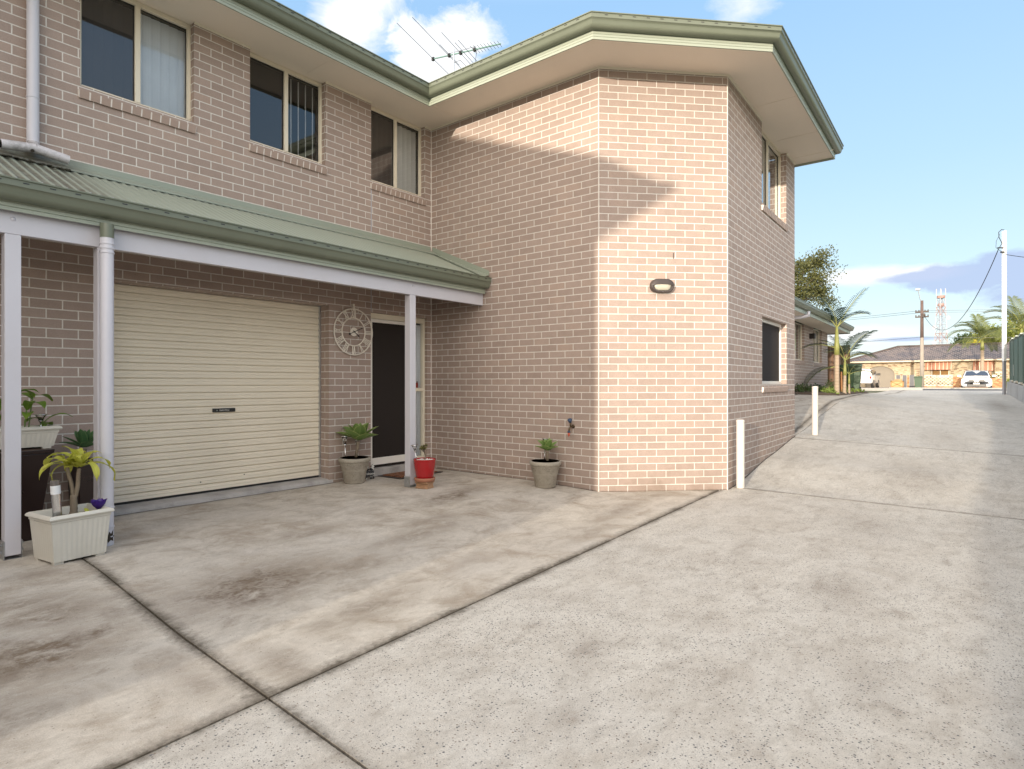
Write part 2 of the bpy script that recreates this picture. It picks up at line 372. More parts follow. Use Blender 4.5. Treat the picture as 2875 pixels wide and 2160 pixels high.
# concrete ------------------------------------------------------
JL_P, JL_D = Vector((1.337, 2.368)), Vector((5.93, .232)).normalized()      # joint along the driveway
JX_P, JX_D = Vector((1.337, 2.368)), Vector((.143, 2.87)).normalized()      # joint across it
def concrete_mat(name, agg, warm, blobs=(), lines=(), base=(.555, .51, .44), base2=(.475, .435, .38)):
    m = NT(name); g = m.n('ShaderNodeNewGeometry'); v = m.obj()
    big = m.noise(.55, 5, .6, v); mid = m.noise(2.6, 7, .66, v, .6); fn = m.noise(30, 5, .7, v); vf = m.noise(170, 3, .75, v)
    st = m.mapping(v, (1.0, 2.6, 1), (0, 0, R(14))); streak = m.noise(3.2, 6, .7, st, .4)
    c = m.mix(m.ramp(big, [(.35, 0), (.65, 1)]), base, base2)
    c = m.mix(m.math('MULTIPLY', m.ramp(mid, [(.45, 0), (.72, 1)]), warm), c, (.25, .195, .14))
    c = m.mix(m.ramp(streak, [(.50, 0), (.72, .5)]), c, (.27, .235, .195))
    c = m.mix(m.ramp(m.noise(5.5, 9, .78, m.mapping(v, (.85, 1.2, 1), (0, 0, R(20))), .5), [(.50, 0), (.70, .45)]), c, (.24, .205, .165))
    c = m.mix(m.ramp(m.noise(1.1, 4, .6, v), [(.50, 0), (.72, .35)]), c, (.60, .575, .53))
    # stains where water stands or drips
    tot = None
    for (bx, by, rx, ry, rot, k) in blobs:
        q = m.mapping(v, (1 / rx, 1 / ry, 0), (0, 0, 0)); 
        mp_ = q.node; mp_.vector_type = 'TEXTURE'; mp_.inputs['Scale'].default_value = (rx, ry, 1); mp_.inputs['Location'].default_value = (bx, by, 0); mp_.inputs['Rotation'].default_value = (0, 0, rot)
        fl = m.n('ShaderNodeVectorMath', operation='MULTIPLY'); m.l(q, fl.inputs[0]); fl.inputs[1].default_value = (1, 1, 0)
        ln = m.n('ShaderNodeVectorMath', operation='LENGTH'); m.l(fl.outputs[0], ln.inputs[0])
        w = m.math('ADD', ln.outputs['Value'], m.math('MULTIPLY', m.math('SUBTRACT', mid, .5), 2.2))
        w = m.math('MULTIPLY', m.ramp(w, [(.1, 1), (1.25, 0)]), k)
        tot = w if tot is None else m.math('MAXIMUM', tot, w)
    if tot is not None:
        brk = m.noise(7, 8, .75, m.mapping(v, (.8, 1.3, 1), (0, 0, R(-12))), .5)
        tot = m.math('MULTIPLY', m.math('MULTIPLY', tot, m.ramp(fn, [(.30, .5), (.62, 1)])), m.ramp(brk, [(.36, .32), (.55, 1.0)]))
        tot = m.math('MULTIPLY', tot, 1.25, clamp=True)
        c = m.mix(tot, c, m.mix(m.noise(.9, 2, .5, v), (.15, .105, .06), (.16, .125, .10)))
    # grime along the joints
    s = m.n('ShaderNodeSeparateXYZ'); m.l(v, s.inputs[0])
    for (P, D, wd, k) in lines:
        n_ = (-D.y, D.x)
        d = m.math('ABSOLUTE', m.math('ADD', m.math('ADD', m.math('MULTIPLY', s.outputs[0], n_[0]), m.math('MULTIPLY', s.outputs[1], n_[1])), -(P.x * n_[0] + P.y * n_[1])))
        w = m.math('ADD', d, m.math('ADD', m.math('MULTIPLY', m.math('SUBTRACT', mid, .5), wd * 2.2), m.math('MULTIPLY', m.math('SUBTRACT', fn, .5), wd * 1.0)))
        c = m.mix(m.math('MULTIPLY', m.ramp(w, [(.004, 1), (wd * .45, .45), (wd, 0)]), k), c, (.10, .082, .06))
    # exposed stones and pits
    if agg:
        vo = m.n('ShaderNodeTexVoronoi', feature='F1'); vo.inputs['Scale'].default_value = 85; vo.inputs['Randomness'].default_value = 1; m.l(v, vo.inputs['Vector'])
        sp = m.n('ShaderNodeSeparateColor'); m.l(vo.outputs['Color'], sp.inputs[0])
        dens = m.math('MULTIPLY', m.ramp(m.noise(.8, 4, .6, v), [(.30, .2), (.62, 1)]), agg)
        pick = m.math('LESS_THAN', sp.outputs[0], m.math('MULTIPLY', dens, .85))
        rad = m.math('MULTIPLY_ADD', sp.outputs[1], .0032, .0016); 
        dist = m.math('DIVIDE', vo.outputs['Distance'], 1.0)
        inside = m.math('LESS_THAN', m.math('DIVIDE', dist, 85), rad)
        stone = m.math('MULTIPLY', pick, inside)
        sc = m.ramp(sp.outputs[2], [(0, (.07, .075, .085)), (.55, (.14, .15, .16)), (.8, (.17, .12, .09)), (1, (.28, .27, .25))])
        c = m.mix(m.math('MULTIPLY', stone, .88), c, sc)
        v2 = m.n('ShaderNodeTexVoronoi', feature='F1'); v2.inputs['Scale'].default_value = 150; m.l(v, v2.inputs['Vector'])
        s2 = m.n('ShaderNodeSeparateColor'); m.l(v2.outputs['Color'], s2.inputs[0])
        c = m.mix(m.math('MULTIPLY', m.math('MULTIPLY', m.math('LESS_THAN', s2.outputs[0], m.math('MULTIPLY', dens, .60)), m.math('LESS_THAN', v2.outputs['Distance'], .36)), .45), c, (.15, .145, .14))
    else:
        v2 = m.n('ShaderNodeTexVoronoi', feature='F1'); v2.inputs['Scale'].default_value = 55; m.l(v, v2.inputs['Vector'])
        s2 = m.n('ShaderNodeSeparateColor'); m.l(v2.outputs['Color'], s2.inputs[0])
        c = m.mix(m.math('MULTIPLY', m.math('MULTIPLY', m.math('LESS_THAN', s2.outputs[0], .10), m.math('LESS_THAN', v2.outputs['Distance'], .22)), .5), c, (.13, .11, .09))
    c = m.mix(1.0, c, m.ramp(vf, [(.22, .74), (.5, 1), (.78, 1.2)]), 'MULTIPLY')
    c = m.mix(1.0, c, m.ramp(fn, [(.25, .88), (.75, 1.1)]), 'MULTIPLY')
    h = m.math('ADD', m.math('MULTIPLY', vf, .8), m.math('MULTIPLY', fn, .8))
    m.bsdf(c, .88, m.bump(h, .45, .004)); return m.mat
BL1 = [(4.95, 4.75, .95, .28, .25, .85), (4.05, 4.1, .55, .22, .1, .45), (2.95, 4.55, .55, .2, .0, .5), (3.55, 3.85, .9, .22, .1, .55), (2.05, 3.72, .85, .50, .1, .95), (2.6, 3.55, .6, .25, .1, .6),
       (2.25, 2.85, .55, .22, .1, .6), (3.3, 3.0, .5, .18, .1, .35), (1.55, 2.6, .3, .14, 1.5, .6), (5.6, 3.0, 1.2, .16, .1, .5), (6.55, 3.1, .4, .16, -.6, .5), (1.95, 5.28, .22, .10, 0, .7), (4.6, 2.75, .7, .14, .1, .4)]
BL0 = [(.3, 3.5, 1.0, .8, .3, .8), (.80, 3.55, .6, .45, .5, .95), (1.05, 4.1, .35, .3, .2, .8), (.95, 4.4, .35, .2, .1, .6), (1.15, 4.95, .25, .12, 0, .7), (.6, 3.0, .5, .15, 0, .4), (1.25, 3.9, .14, .3, .1, .5), (1.22, 2.75, .12, .4, 0, .5)]
BL2 = [(2.55, 1.55, .3, .14, .3, .5), (2.0, 1.30, .18, .10, 0, .6), (4.3, .75, .55, .25, .1, .5), (4.9, 1.55, .5, .12, .2, .35), (3.1, .45, .4, .16, .3, .4), (6.4, .9, .8, .35, .2, .32), (9.2, .75, 1.3, .55, .2, .42), (12.5, .6, 1.5, .5, .1, .35),
       (16, 2.2, 2.5, .5, .1, .35), (24, -.2, 6, .45, .03, .75), (15, 3.0, 2, .3, .05, .4), (7.2, 2.2, .8, .14, .05, .35), (9.4, 2.25, 1.2, .12, .1, .3), (26, 2.0, 5, .5, .05, .4)]
LN = [(JL_P, JL_D, .085, .95), (JX_P, JX_D, .075, .9)]
CONC_R = concrete_mat('slab_concrete', 0, .8, BL1, LN)
CONC_L = concrete_mat('left_slab_concrete', 0, .85, BL0, LN)
CONC_D = concrete_mat('drive_concrete', 1, .35, [(*q[:5], q[5] * .75) for q in BL2], [(JL_P, JL_D, .06, .8), (JX_P, JX_D, .06, .8)] + [(Vector((7.58, 0)), Vector((.02, 1)).normalized(), .06, .6), (Vector((11.12, 0)), Vector((-.03, 1)).normalized(), .06, .6)], (.56, .53, .475), (.495, .468, .42))
CONC_S = pmat('step_concrete', (.42, .40, .38), .9, .22, 6, .8, dirt=(.18, .17, .16), dirt_amt=.6, fine=90)
CONC_W = pmat('retaining_concrete', (.40, .38, .36), .9, .25, 1.6, .6, dirt=(.17, .14, .12), dirt_amt=.7)
GRIT = pmat('joint_grit', (.045, .036, .028), .95, .3, 20, 1)

# ---------------------------------------------------------------- the main building
PIN, PAB, PBC = Vector((6.3, 6.545)), Vector((6.3, 3.676)), Vector((7.450, 2.531))
PCE = Vector((11.20, 2.650)); PD = Vector((10.98, 13.5)); PW = Vector((-4.0, 6.545)); PWB = Vector((-4.0, 13.5))
TOP = 5.105
house = thing('brick_townhouse', 'two-storey pinkish brick townhouse with green gutters, roller door carport and chamfered corner', 'house', (6.3, 6.545, 0))
def wallface(mb, p0, p1, z0, z1, openings=(), u0=0.0, depth=.10):
    """brick face from p0 to p1 (outside on the right of travel) with rectangular openings and their reveals"""
    d = (p1 - p0); L = d.length; d = d / L; n = Vector((d.y, -d.x))
    xs = sorted({0, L, *[a for o in openings for a in o[:2]]}); zs = sorted({z0, z1, *[a for o in openings for a in o[2:4]]})
    P = lambda s, z, o=0: (p0.x + d.x * s - n.x * o, p0.y + d.y * s - n.y * o, z)
    for a, b in zip(xs, xs[1:]):
        for e_, f_ in zip(zs, zs[1:]):
            if any(o[0] <= a + 1e-6 and b <= o[1] + 1e-6 and o[2] <= e_ + 1e-6 and f_ <= o[3] + 1e-6 for o in openings): continue
            mb.quad(P(a, e_), P(b, e_), P(b, f_), P(a, f_), [(u0 + a, e_), (u0 + b, e_), (u0 + b, f_), (u0 + a, f_)])
    for o in openings:
        a, b, e_, f_ = o[:4]; dp = o[4] if len(o) > 4 else depth
        mb.quad(P(b, e_), P(b, e_, dp), P(b, f_, dp), P(b, f_), [(u0+b, e_), (u0+b+dp, e_), (u0+b+dp, f_), (u0+b, f_)])
        mb.quad(P(a, e_, dp), P(a, e_), P(a, f_), P(a, f_, dp), [(u0+a-dp, e_), (u0+a, e_), (u0+a, f_), (u0+a-dp, f_)])
        mb.quad(P(a, e_), P(a, e_, dp), P(b, e_, dp), P(b, e_), [(u0+a, e_), (u0+a, e_-dp), (u0+b, e_-dp), (u0+b, e_)])
        if f_ < z1 - 1e-6: mb.quad(P(a, f_, dp), P(a, f_), P(b, f_), P(b, f_, dp), [(u0+a, f_+dp), (u0+a, f_), (u0+b, f_), (u0+b, f_+dp)])
class Frame:
    """local frame on a wall: s along, o outward, z up"""
    def __init__(s, p0, p1): s.p0 = p0; s.d = (p1 - p0).normalized(); s.n = Vector((s.d.y, -s.d.x))
    def __call__(s, a, o, z): return Vector((s.p0.x + s.d.x * a + s.n.x * o, s.p0.y + s.d.y * a + s.n.y * o, z))
    def box(s, mb, a0, a1, o0, o1, z0, z1):
        vs = [s(a, o, z) for z in (z0, z1) for a, o in ((a0, o1), (a1, o1), (a1, o0), (a0, o0))]
        mb.add(vs, [(0,3,2,1),(4,5,6,7),(0,1,5,4),(1,2,6,5),(2,3,7,6),(3,0,4,7)])
def window(root, F, a0, a1, z0, z1, rec=.095, panes=2, blind=None, sill=True, screen=(0,), fr=.032, head=None, mull=.5, mat=None, slatw=.09, sillmat=None, pane_mat=None):
    mat = mat or CREAM; mb = MB(); o0, o1 = -rec - .03, -rec + .02
    F.box(mb, a0, a1, o0, o1, z0, z0 + fr + .012); F.box(mb, a0, a1, o0, o1, z1 - (head or fr), z1 - .002)
    F.box(mb, a0, a0 + fr, o0, o1 + .001, z0 + fr + .012, z1 - (head or fr)); F.box(mb, a1 - fr, a1, o0, o1 + .001, z0 + fr + .012, z1 - (head or fr))
    am = a0 + (a1 - a0) * mull
    if panes == 2: F.box(mb, am - .024, am + .024, o0 + .003, o1 + .004, z0 + fr + .012, z1 - (head or fr))
    w = mb.build('window', mat, root, bevel=.003)
    spans = [(a0 + fr, am - .024), (am + .024, a1 - fr)] if panes == 2 else [(a0 + fr, a1 - fr)]
    for i, (x0, x1) in enumerate(spans):
        g = MB(); oo = -rec - .008 - .012 * i; zz0, zz1 = z0 + fr + .012, z1 - (head or fr)
        g.quad(F(x0, oo - .002, zz0), F(x1, oo - .002, zz0), F(x1, oo - .002, zz1), F(x0, oo - .002, zz1)); g.build('pane', pane_mat or (SCREENGLASS if i in screen else GLASS), w)
        bd = MB(); F.box(bd, x0, x0 + .006, oo, oo + .006, zz0, zz1); F.box(bd, x1 - .006, x1, oo, oo + .006, zz0, zz1); F.box(bd, x0 + .006, x1 - .006, oo, oo + .006, zz1 - .008, zz1); F.box(bd, x0 + .006, x1 - .006, oo, oo + .006, zz0, zz0 + .006)
        bd.build('glazing_bead', BLACK, w)
    if blind:
        b = MB(); x = a0 + blind[0] * (a1 - a0)
        while x < a0 + blind[1] * (a1 - a0):
            c, s_ = math.cos(blind[2]), math.sin(blind[2]); hw = slatw / 2; ob = -rec - .075
            k = random.uniform(-.08, .08); c, s_ = math.cos(blind[2] + k), math.sin(blind[2] + k)
            pts = [(x + q * hw * c, ob + q * hw * s_ + .006 * (1 - q * q)) for q in (-1, -.5, 0, .5, 1)]
            for (p, q) in zip(pts, pts[1:]): b.quad(F(p[0], p[1], z0 + .03), F(q[0], q[1], z0 + .03), F(q[0], q[1], z1 - .06), F(p[0], p[1], z1 - .06))
            x += blind[3]
        b.build('blind', blind[4] if len(blind) > 4 else BLIND, w)
    if sill:
        s = MB(); n = max(3, round((a1 - a0 + .03) / .0865)); st = (a1 - a0 + .03) / n
        for i in range(n):
            x0 = a0 - .015 + i * st + .006; x1 = a0 - .015 + (i + 1) * st - .006; j = random.uniform(-.002, .002)
            vs = [F(a, o, z + j) for a in (x0, x1) for o, z in ((-rec + .02, z0 - .004), (.032, z0 - .050), (.018, z0 - .122), (-rec + .02, z0 - .086))]
            s.add(vs, [(0,1,2,3),(7,6,5,4),(0,4,5,1),(1,5,6,2),(2,6,7,3),(3,7,4,0)])
        s.build('sill', sillmat or BRICK_SILL, w, bevel=.002)
        t = MB(); vs = [F(a, o, z) for a in (a0 - .012, a1 + .012) for o, z in ((-rec + .022, z0 - .0055), (.0305, z0 - .0515), (.0165, z0 - .1205), (-rec + .025, z0 - .084))]
        t.add(vs, [(0,1,2,3),(7,6,5,4),(0,4,5,1),(1,5,6,2),(2,6,7,3),(3,7,4,0)]); t.build('sill_mortar', MORTAR, w)
    return w
F1 = Frame(PW, PIN); FA = Frame(PIN, PAB); FB = Frame(PAB, PBC); FC = Frame(PBC, PCE)
x1 = lambda x: x + 4.0                                    # position along the long wall
WIN1 = [(x1(1.862), x1(2.872), 4.055, TOP), (x1(3.483), x1(4.468), 4.055, TOP), (x1(5.182), x1(6.165), 4.055, TOP)]
GAR = (x1(2.07), x1(4.52), .02, 2.30, .21); DOR = (x1(5.176), x1(6.215), .02, 2.275, .12)
LC = (PCE - PBC).length
WC = [(1.60, 3.13, 3.93, TOP, .11), (1.62, 3.16, 1.30, 2.29, .11)]
w = MB()
wallface(w, PW, PIN, -.3, TOP, [(*q, .10) for q in WIN1] + [GAR, DOR], u0=.03)
w.build('wall', BRICK, house)
w = MB(); wallface(w, PIN, PAB, -.3, TOP, u0=-(PAB - PIN).length); w.build('wall', BRICK, house)
w = MB(); wallface(w, PAB, PBC, -.3, TOP, u0=0.0); w.build('wall', BRICK, house)
w = MB(); wallface(w, PBC, PCE, -.3, TOP, WC, u0=.06); w.build('wall', BRICK, house)
w = MB(); wallface(w, PCE, PD, -.3, TOP); wallface(w, PD, PWB, -.3, TOP); wallface(w, PWB, PW, -.3, TOP); w.build('wall', BRICK, house)
fl = MB(); fl.prism([(-3.9, 6.8), (6.6, 6.8), (6.6, 3.9), (7.6, 2.9), (11, 2.9), (10.8, 13.3), (-3.9, 13.3)], 2.60, 2.78); fl.build('upper_floor', BLACK, house)
mj = MB()
for P, r in ((PAB, .011), (PBC, .010), (PIN, .012)): mj.tube([(P.x, P.y, -.2), (P.x, P.y, TOP)], r * .7, 8)
pieces(mj, 'corner_mortar', MORTAR, house)
cj = MB(); F1.box(cj, x1(5.176), x1(5.190), -.004, .0025, 3.36, 3.935); F1.box(cj, x1(5.176), x1(5.188), -.004, .0025, 2.28, 3.24); pieces(cj, 'control_joint', pmat('sealant', (.42, .42, .46), .7), house)
ws = []
window(house, F1, *WIN1[0], blind=(.02, .98, .2, .085, CURTAIN), head=.05)
window(house, F1, *WIN1[1], blind=(.62, .99, .5, .10), head=.05, slatw=.012)
window(house, F1, *WIN1[2], blind=(.02, .98, .42, .088), head=.05)
window(house, FC, *WC[0][:4], rec=.105, blind=None, head=.05, mull=.45)
window(house, FC, *WC[1][:4], rec=.105, panes=1, mat=WHITE, head=.05, pane_mat=DARKSCREEN)

# eaves: soffit, fascia, gutter
EAVE = [(-4.6, 5.962), (5.700, 5.962), (5.700, 3.398), (7.178, 1.942), (11.262, 2.050), (11.04, 14.1), (-4.6, 14.1)]
WALLP = [(-4, 6.80), (6.5, 6.80), (6.5, 3.78), (7.53, 2.76), (11.0, 2.87), (10.7, 13.2), (-4.0, 13.2)]
sf = MB()
for (a, b), (c, d) in zip(zip(EAVE, EAVE[1:]), zip(WALLP, WALLP[1:])):
    sf.add([(*a, TOP), (*b, TOP), (*d, TOP), (*c, TOP), (*a, TOP + .012), (*b, TOP + .012), (*d, TOP + .012), (*c, TOP + .012)], [(0, 3, 2, 1), (4, 5, 6, 7), (0, 1, 5, 4), (2, 3, 7, 6)])
sf.build('soffit', SOFFIT, house)
js = MB()
for q in ((8.55, .35), (9.95, 0), (10.9, 0)): js.box((q[0], 1.99, TOP - .0035), (q[0] + .006, 2.62, TOP - .0005))
js.box((5.70, 5.955, TOP - .0035), (6.3, 5.960, TOP - .0005)); js.box((1.2, 5.97, TOP - .0035), (1.205, 6.545, TOP - .0005)); js.box((4.2, 5.97, TOP - .0035), (4.205, 6.545, TOP - .0005))
pieces(js, 'soffit_joint', SOFFIT, house)
sc_ = MB()
def strip_prof(w_, h): return [(0, 0), (w_, 0), (w_ * .8, -h * .5), (.004, -h), (0, -h)]
for seg in ([(-4, 6.545), (1.862, 6.545)], [(2.872, 6.545), (3.483, 6.545)], [(4.468, 6.545), (5.182, 6.545)], [(6.165, 6.545), (6.3, 6.545), (6.3, 3.676), (7.45, 2.531), tuple((PBC + FC.d * 1.6)[:])], [tuple((PBC + FC.d * 3.13)[:]), (11.20, 2.65)]):
    sc_.sweep(seg, strip_prof(.022, .018), TOP - .0008)
pieces(sc_, 'soffit_bead', CREAM, house)
fa = MB(); fa.sweep(EAVE, [(0, 5.068), (.016, 5.068), (.016, 5.095), (.011, 5.098), (.016, 5.101), (.016, 5.125), (.011, 5.128), (.016, 5.131), (.016, 5.20), (.0, 5.20)])
fa.build('fascia', FASCIA, house)
GUT = [(.0, .185), (.010, .100), (.030, .090), (.062, .092), (.085, .106), (.097, .128), (.102, .155), (.111, .174), (.120, .180), (.120, .222), (.130, .226), (.130, .236), (.115, .236), (.110, .186), (.100, .176), (.094, .150), (.088, .130), (.078, .114), (.058, .102), (.032, .100), (.014, .20)]
gt = MB(); gt.sweep(EAVE, GUT, 5.068); sl = gt
def gutter_slots(mb, a, b, z, step=.155, o=.1215, w_=.036, h=.008):
    a = Vector(a); b = Vector(b); d = (b - a); L = d.length; d /= L; n = Vector((d.y, -d.x)); s = .1
    while s < L - .1:
        p = a + d * s + n * o; q = p + d * w_
        mb.mi = 1; mb.add([(p.x, p.y, z), (q.x, q.y, z), (q.x, q.y, z + h), (p.x, p.y, z + h)], [(0, 1, 2, 3)]); mb.mi = 0; s += step
for a, b in zip(EAVE[:5], EAVE[1:5]):
    gutter_slots(sl, a, b, 5.068 + .204)
gt.build('gutter', [GREEN, BLACK], house, auto=35)
# roof: one long hip and the wing over the chamfered end, 22 degree pitch
tp = math.tan(R(22)); rf = MB(); e0 = 5.288
def hip(poly_eave, inset_pts, faces): pass
ridge = e0 + (14.1 - 5.93) / 2 * tp
rf.add([(-4.6, 5.93, e0), (11.1, 5.93, e0), (11.0, 14.1, e0), (-4.6, 14.1, e0), (-4.6, 10.0, ridge), (7.1, 10.0, ridge)], [(0, 1, 5, 4), (1, 2, 5), (2, 3, 4, 5), (3, 0, 4)])
wr = e0 + 2.75 * tp
rf.add([(5.67, 6.2, e0), (5.67, 3.385, e0), (7.165, 1.915, e0), (11.29, 2.02, e0), (11.2, 6.2, e0), (8.45, 4.9, wr), (8.45, 9.0, wr), (5.67, 9.0, e0), (11.2, 9.0, e0)],
       [(0, 5, 6, 7), (0, 1, 5), (1, 2, 5), (2, 3, 5), (3, 4, 5), (4, 8, 6, 5)])
rf.build('roof', GREEN, house)

# carport -------------------------------------------------------
YB = 5.512
pb = MB(); pb.box((-1.3, YB, 2.392), (6.292, YB + .045, 2.60)); pb.build('carport_beam', PAINT, house, bevel=.003)
bt = MB()
for x in (1.16, 5.0): bt.lathe([(0, .006), (.012, .005), (.016, 0)], (x, YB, 2.50), 12, axis=(0, -1, 0))
pieces(bt, 'bolt_head', PAINT, house, smooth=True)
def post(x, brk=True):
    g = gz(x, YB); o = MB(); o.box((x, YB + .0025, g + .025), (x + .095, YB + .0975, 2.391)); p = o.build('carport_post', PAINT, house, bevel=.004)
    b = MB(); z0 = g + .001
    b.box((x - .006, YB - .001, z0), (x - .001, YB + .101, z0 + .13)); b.box((x + .096, YB - .001, z0), (x + .101, YB + .101, z0 + .13)); b.box((x - .006, YB - .001, z0 - .004), (x + .101, YB + .101, z0 + .003))
    for dz in (.05, .1):
        b.tube([(x - .018, YB + .05, z0 + dz), (x - .006, YB + .05, z0 + dz)], .011, 6); b.tube([(x + .101, YB + .05, z0 + dz), (x + .116, YB + .05, z0 + dz)], .011, 6)
    b.build('post_bracket', GALV, p)
for x in (-1.25, 1.113, 1.685, 4.952): post(x)
# corrugated roof: pans run down the slope
cr = MB(); YE, YT, ZE, ZT = 5.40, 6.50, 2.742, 3.235
def crz(y): return ZE + (ZT - ZE) * (y - YE) / (YT - YE)
xs = []; x = -1.4
while x < 6.285: xs.append(x); x += .076 / 8
rows = [YE, 5.6, 5.9, 6.2, YT]; nn = len(xs)
ph = lambda x: .5 - .5 * math.cos(2 * math.pi * x / .076)
vs = [(x, y, crz(y) + .013 * ph(x)) for y in rows for x in xs]
fs, us = [], []
for j in range(len(rows) - 1):
    for i in range(nn - 1):
        fs.append((j*nn+i, j*nn+i+1, (j+1)*nn+i+1, (j+1)*nn+i)); a, b = ph(xs[i]), ph(xs[i+1]); us.append([(a, 0), (b, 0), (b, 1), (a, 1)])
cr.add(vs, fs, us); sw = cr; cr.mi = 1; x = -1.3
while x < 6.1:
    for y in (5.47,): sw.lathe([(0, .006), (.006, .005), (.008, 0)], (x + .038, y, crz(y) + .017), 8)
    x += .152
cr.build('carport_roof', [ROOFGREEN, GALV], house, smooth=True)
ap = MB(); ap.sweep([(-1.4, 6.545), (6.27, 6.545)], [(.002, 3.345), (.006, 3.345), (.010, 3.290), (.150, crz(6.395) + .030), (.152, crz(6.395) + .0145), (.146, crz(6.395) + .022), (.004, 3.278)])
ap.add([(6.296, 6.52, 3.345), (6.296, 5.40, 2.862), (6.293, 5.40, 2.80), (6.293, 6.52, 3.25), (6.17, 5.40, crz(5.40) + .022), (6.17, 6.45, crz(6.45) + .022)], [(0, 1, 2, 3), (3, 2, 4, 5)])
ap.build('roof_flashing', ROOFGREEN, house)
cg = MB(); CE = [(-1.4, 5.462), (6.296, 5.462)]
cg.sweep([(-1.4, 5.462), (6.27, 5.462)], GUT, 2.520); gutter_slots(cg, *CE, 2.520 + .204); cg.build('carport_gutter', [GREEN, BLACK], house, auto=35)
cf = MB(); cf.sweep([(-1.4, 5.462), (6.27, 5.462)], [(0, 2.545), (.010, 2.545), (.010, 2.570), (.004, 2.573), (.010, 2.576), (.010, 2.600), (.004, 2.603), (.010, 2.606), (.010, 2.63), (.004, 2.633), (.010, 2.636), (.010, 2.70), (0, 2.70)])
cf.build('carport_fascia', FASCIA, house)
cc = MB(); cc.box((-1.3, 5.57, 2.62), (6.29, 6.54, 2.635)); cc.build('carport_ceiling', pmat('timber_ceiling', (.20, .12, .07), .8, .2), house)
# downpipe of the carport gutter
dp = MB(); DX, DY = 1.715, 5.405
dp.tube([(DX, DY, gz(DX, DY) + .002), (DX, DY, 2.50)], .046, 24)
for z in (2.40, 2.365, 2.33, .34, .19): dp.lathe([(.046, -.002), (.0505, 0), (.0505, .012), (.046, .014)], (DX, DY, z), 24)
d_ = dp.build('downpipe', PIPE, house, auto=40)
dg = MB(); dg.tube([(DX, DY, 2.45), (DX, DY, 2.56)], .048, 24); dg.build('outlet', GREEN, d_, auto=40)
dk = MB()
random.seed(3)
pts = [(.0, .09), (.02, .06), (.034, .10), (.03, .055), (.05, .05), (.03, .035), (.034, .008), (.012, .022), (-.01, .0), (-.014, .03), (-.036, .028), (-.02, .05), (-.032, .08), (-.008, .062)]
vs = [(DX + .049 * math.sin(p[0] / .049), DY - .049 * math.cos(p[0] / .049) , .075 + p[1]) for p in pts]
vs.append((DX, DY - .0495, .12)); dk.add(vs, [(i, (i + 1) % len(pts), len(pts)) for i in range(len(pts))]); dk.build('broken_hole', GRIT, d_)
# upper downpipe with its spreader lying on the carport roof
up = MB(); up.tube([(1.50, 6.485, 3.37), (1.50, 6.485, 5.12)], .045, 24)
for z in (3.78, 3.40): up.lathe([(.045, -.002), (.048, 0), (.048, .008), (.045, .01)], (1.50, 6.485, z), 24)
u_ = up.build('downpipe', PIPE, house, auto=40)
sp = MB(); zsp = 3.325; ysp = 6.40
sp.tube([(1.50, 6.485, 3.40), (1.50, 6.46, 3.36), (1.50, ysp, zsp)], .044, 18)
for sgn, xe in ((-1, 1.265), (1, 1.735)):
    r0, r1 = .040, .032
    pr = [(1.50 + sgn * q, ysp, zsp - .03 * abs(q) / .235) for q in (0, .08, .235)]
    sp.tube(pr, .040, 20, cap=False)
sp.build('spreader', [DIRTYPIPE], u_, auto=40)
si = MB()
for sgn, xe in ((-1, 1.263), (1, 1.737)): si.lathe([(0, 0), (.034, 0)], (xe - sgn * .004, ysp, zsp - .03), 18, axis=(sgn, 0, 0))
for xx in (1.33, 1.47, 1.66): si.lathe([(0, .0), (.014, 0), (.014, -.01)], (xx, ysp - .034, zsp - .035), 12, axis=(0, -1, -.5))
pieces(si, 'spreader_hole', GRIT, u_)
mo = MB(); rnd = random.Random(5)
for i in range(90):
    a = rnd.uniform(1.22, 1.74); b = rnd.uniform(-.07, .01); r = rnd.uniform(.006, .018)
    mo.lathe([(0, r * .7), (r * .7, r * .45), (r, 0)], (a, ysp - .03 + b, crz(ysp - .03 + b) + .022), 7)
mo.build('moss', pmat('moss', (.035, .032, .02), .95, .4, 30, 1), u_)['kind'] = 'stuff'

# roller door ---------------------------------------------------
rd = MB(); FD = Frame(Vector((2.0, 6.747)), Vector((4.6, 6.747))); prof = []; z = .135
while z < 2.38:
    prof += [(0, z), (.0, z + .030), (.004, z + .034), (.004, z + .040), (0, z + .044), (0, z + .064), (-.020, z + .068), (-.020, z + .0765)]; z += .0775
vs = [FD(a, o, h) for (o, h) in prof for a in (.03, 2.56)]
rd.add(vs, [(2*i, 2*i+1, 2*i+3, 2*i+2) for i in range(len(prof) - 1)])
door = rd.build('garage_door', DOORCREAM, house)
br = MB(); FD.box(br, .03, 2.56, -.012, .002, .112, .134); br.build('bottom_seal', BLACK, door)
gd = MB(); FD.box(gd, 2.505, 2.53, -.01, .03, .11, 2.40); FD.box(gd, .04, .07, -.01, .03, .11, 2.40); pieces(gd, 'guide_rail', GALV, door)
hp = MB(); FD.box(hp, 1.155, 1.41, .0, .014, .992, 1.034); hpo = hp.build('lock_plate', BLACK, door, bevel=.003)
text_mesh('lettering', 'Roll-A-Door', .022, Matrix.Translation((3.285, 6.7305, 1.013)) @ Matrix.Rotation(R(90), 4, 'X'), WHITE, hpo)
lk = MB(); lk.lathe([(0, .004), (.009, .004), (.010, 0)], (3.20, 6.733, 1.013), 16, axis=(0, -1, 0)); lk.build('lock', CHROME, hpo)
db = MB()
for xx, zz in ((3.03, .235), (3.52, .262)): db.lathe([(0, .004), (.006, .003), (.007, 0)], (xx, 6.745, zz), 10, axis=(0, -1, 0))
pieces(db, 'bolt', BLACK, door)
st = MB(); n = 40; rnd = random.Random(9)
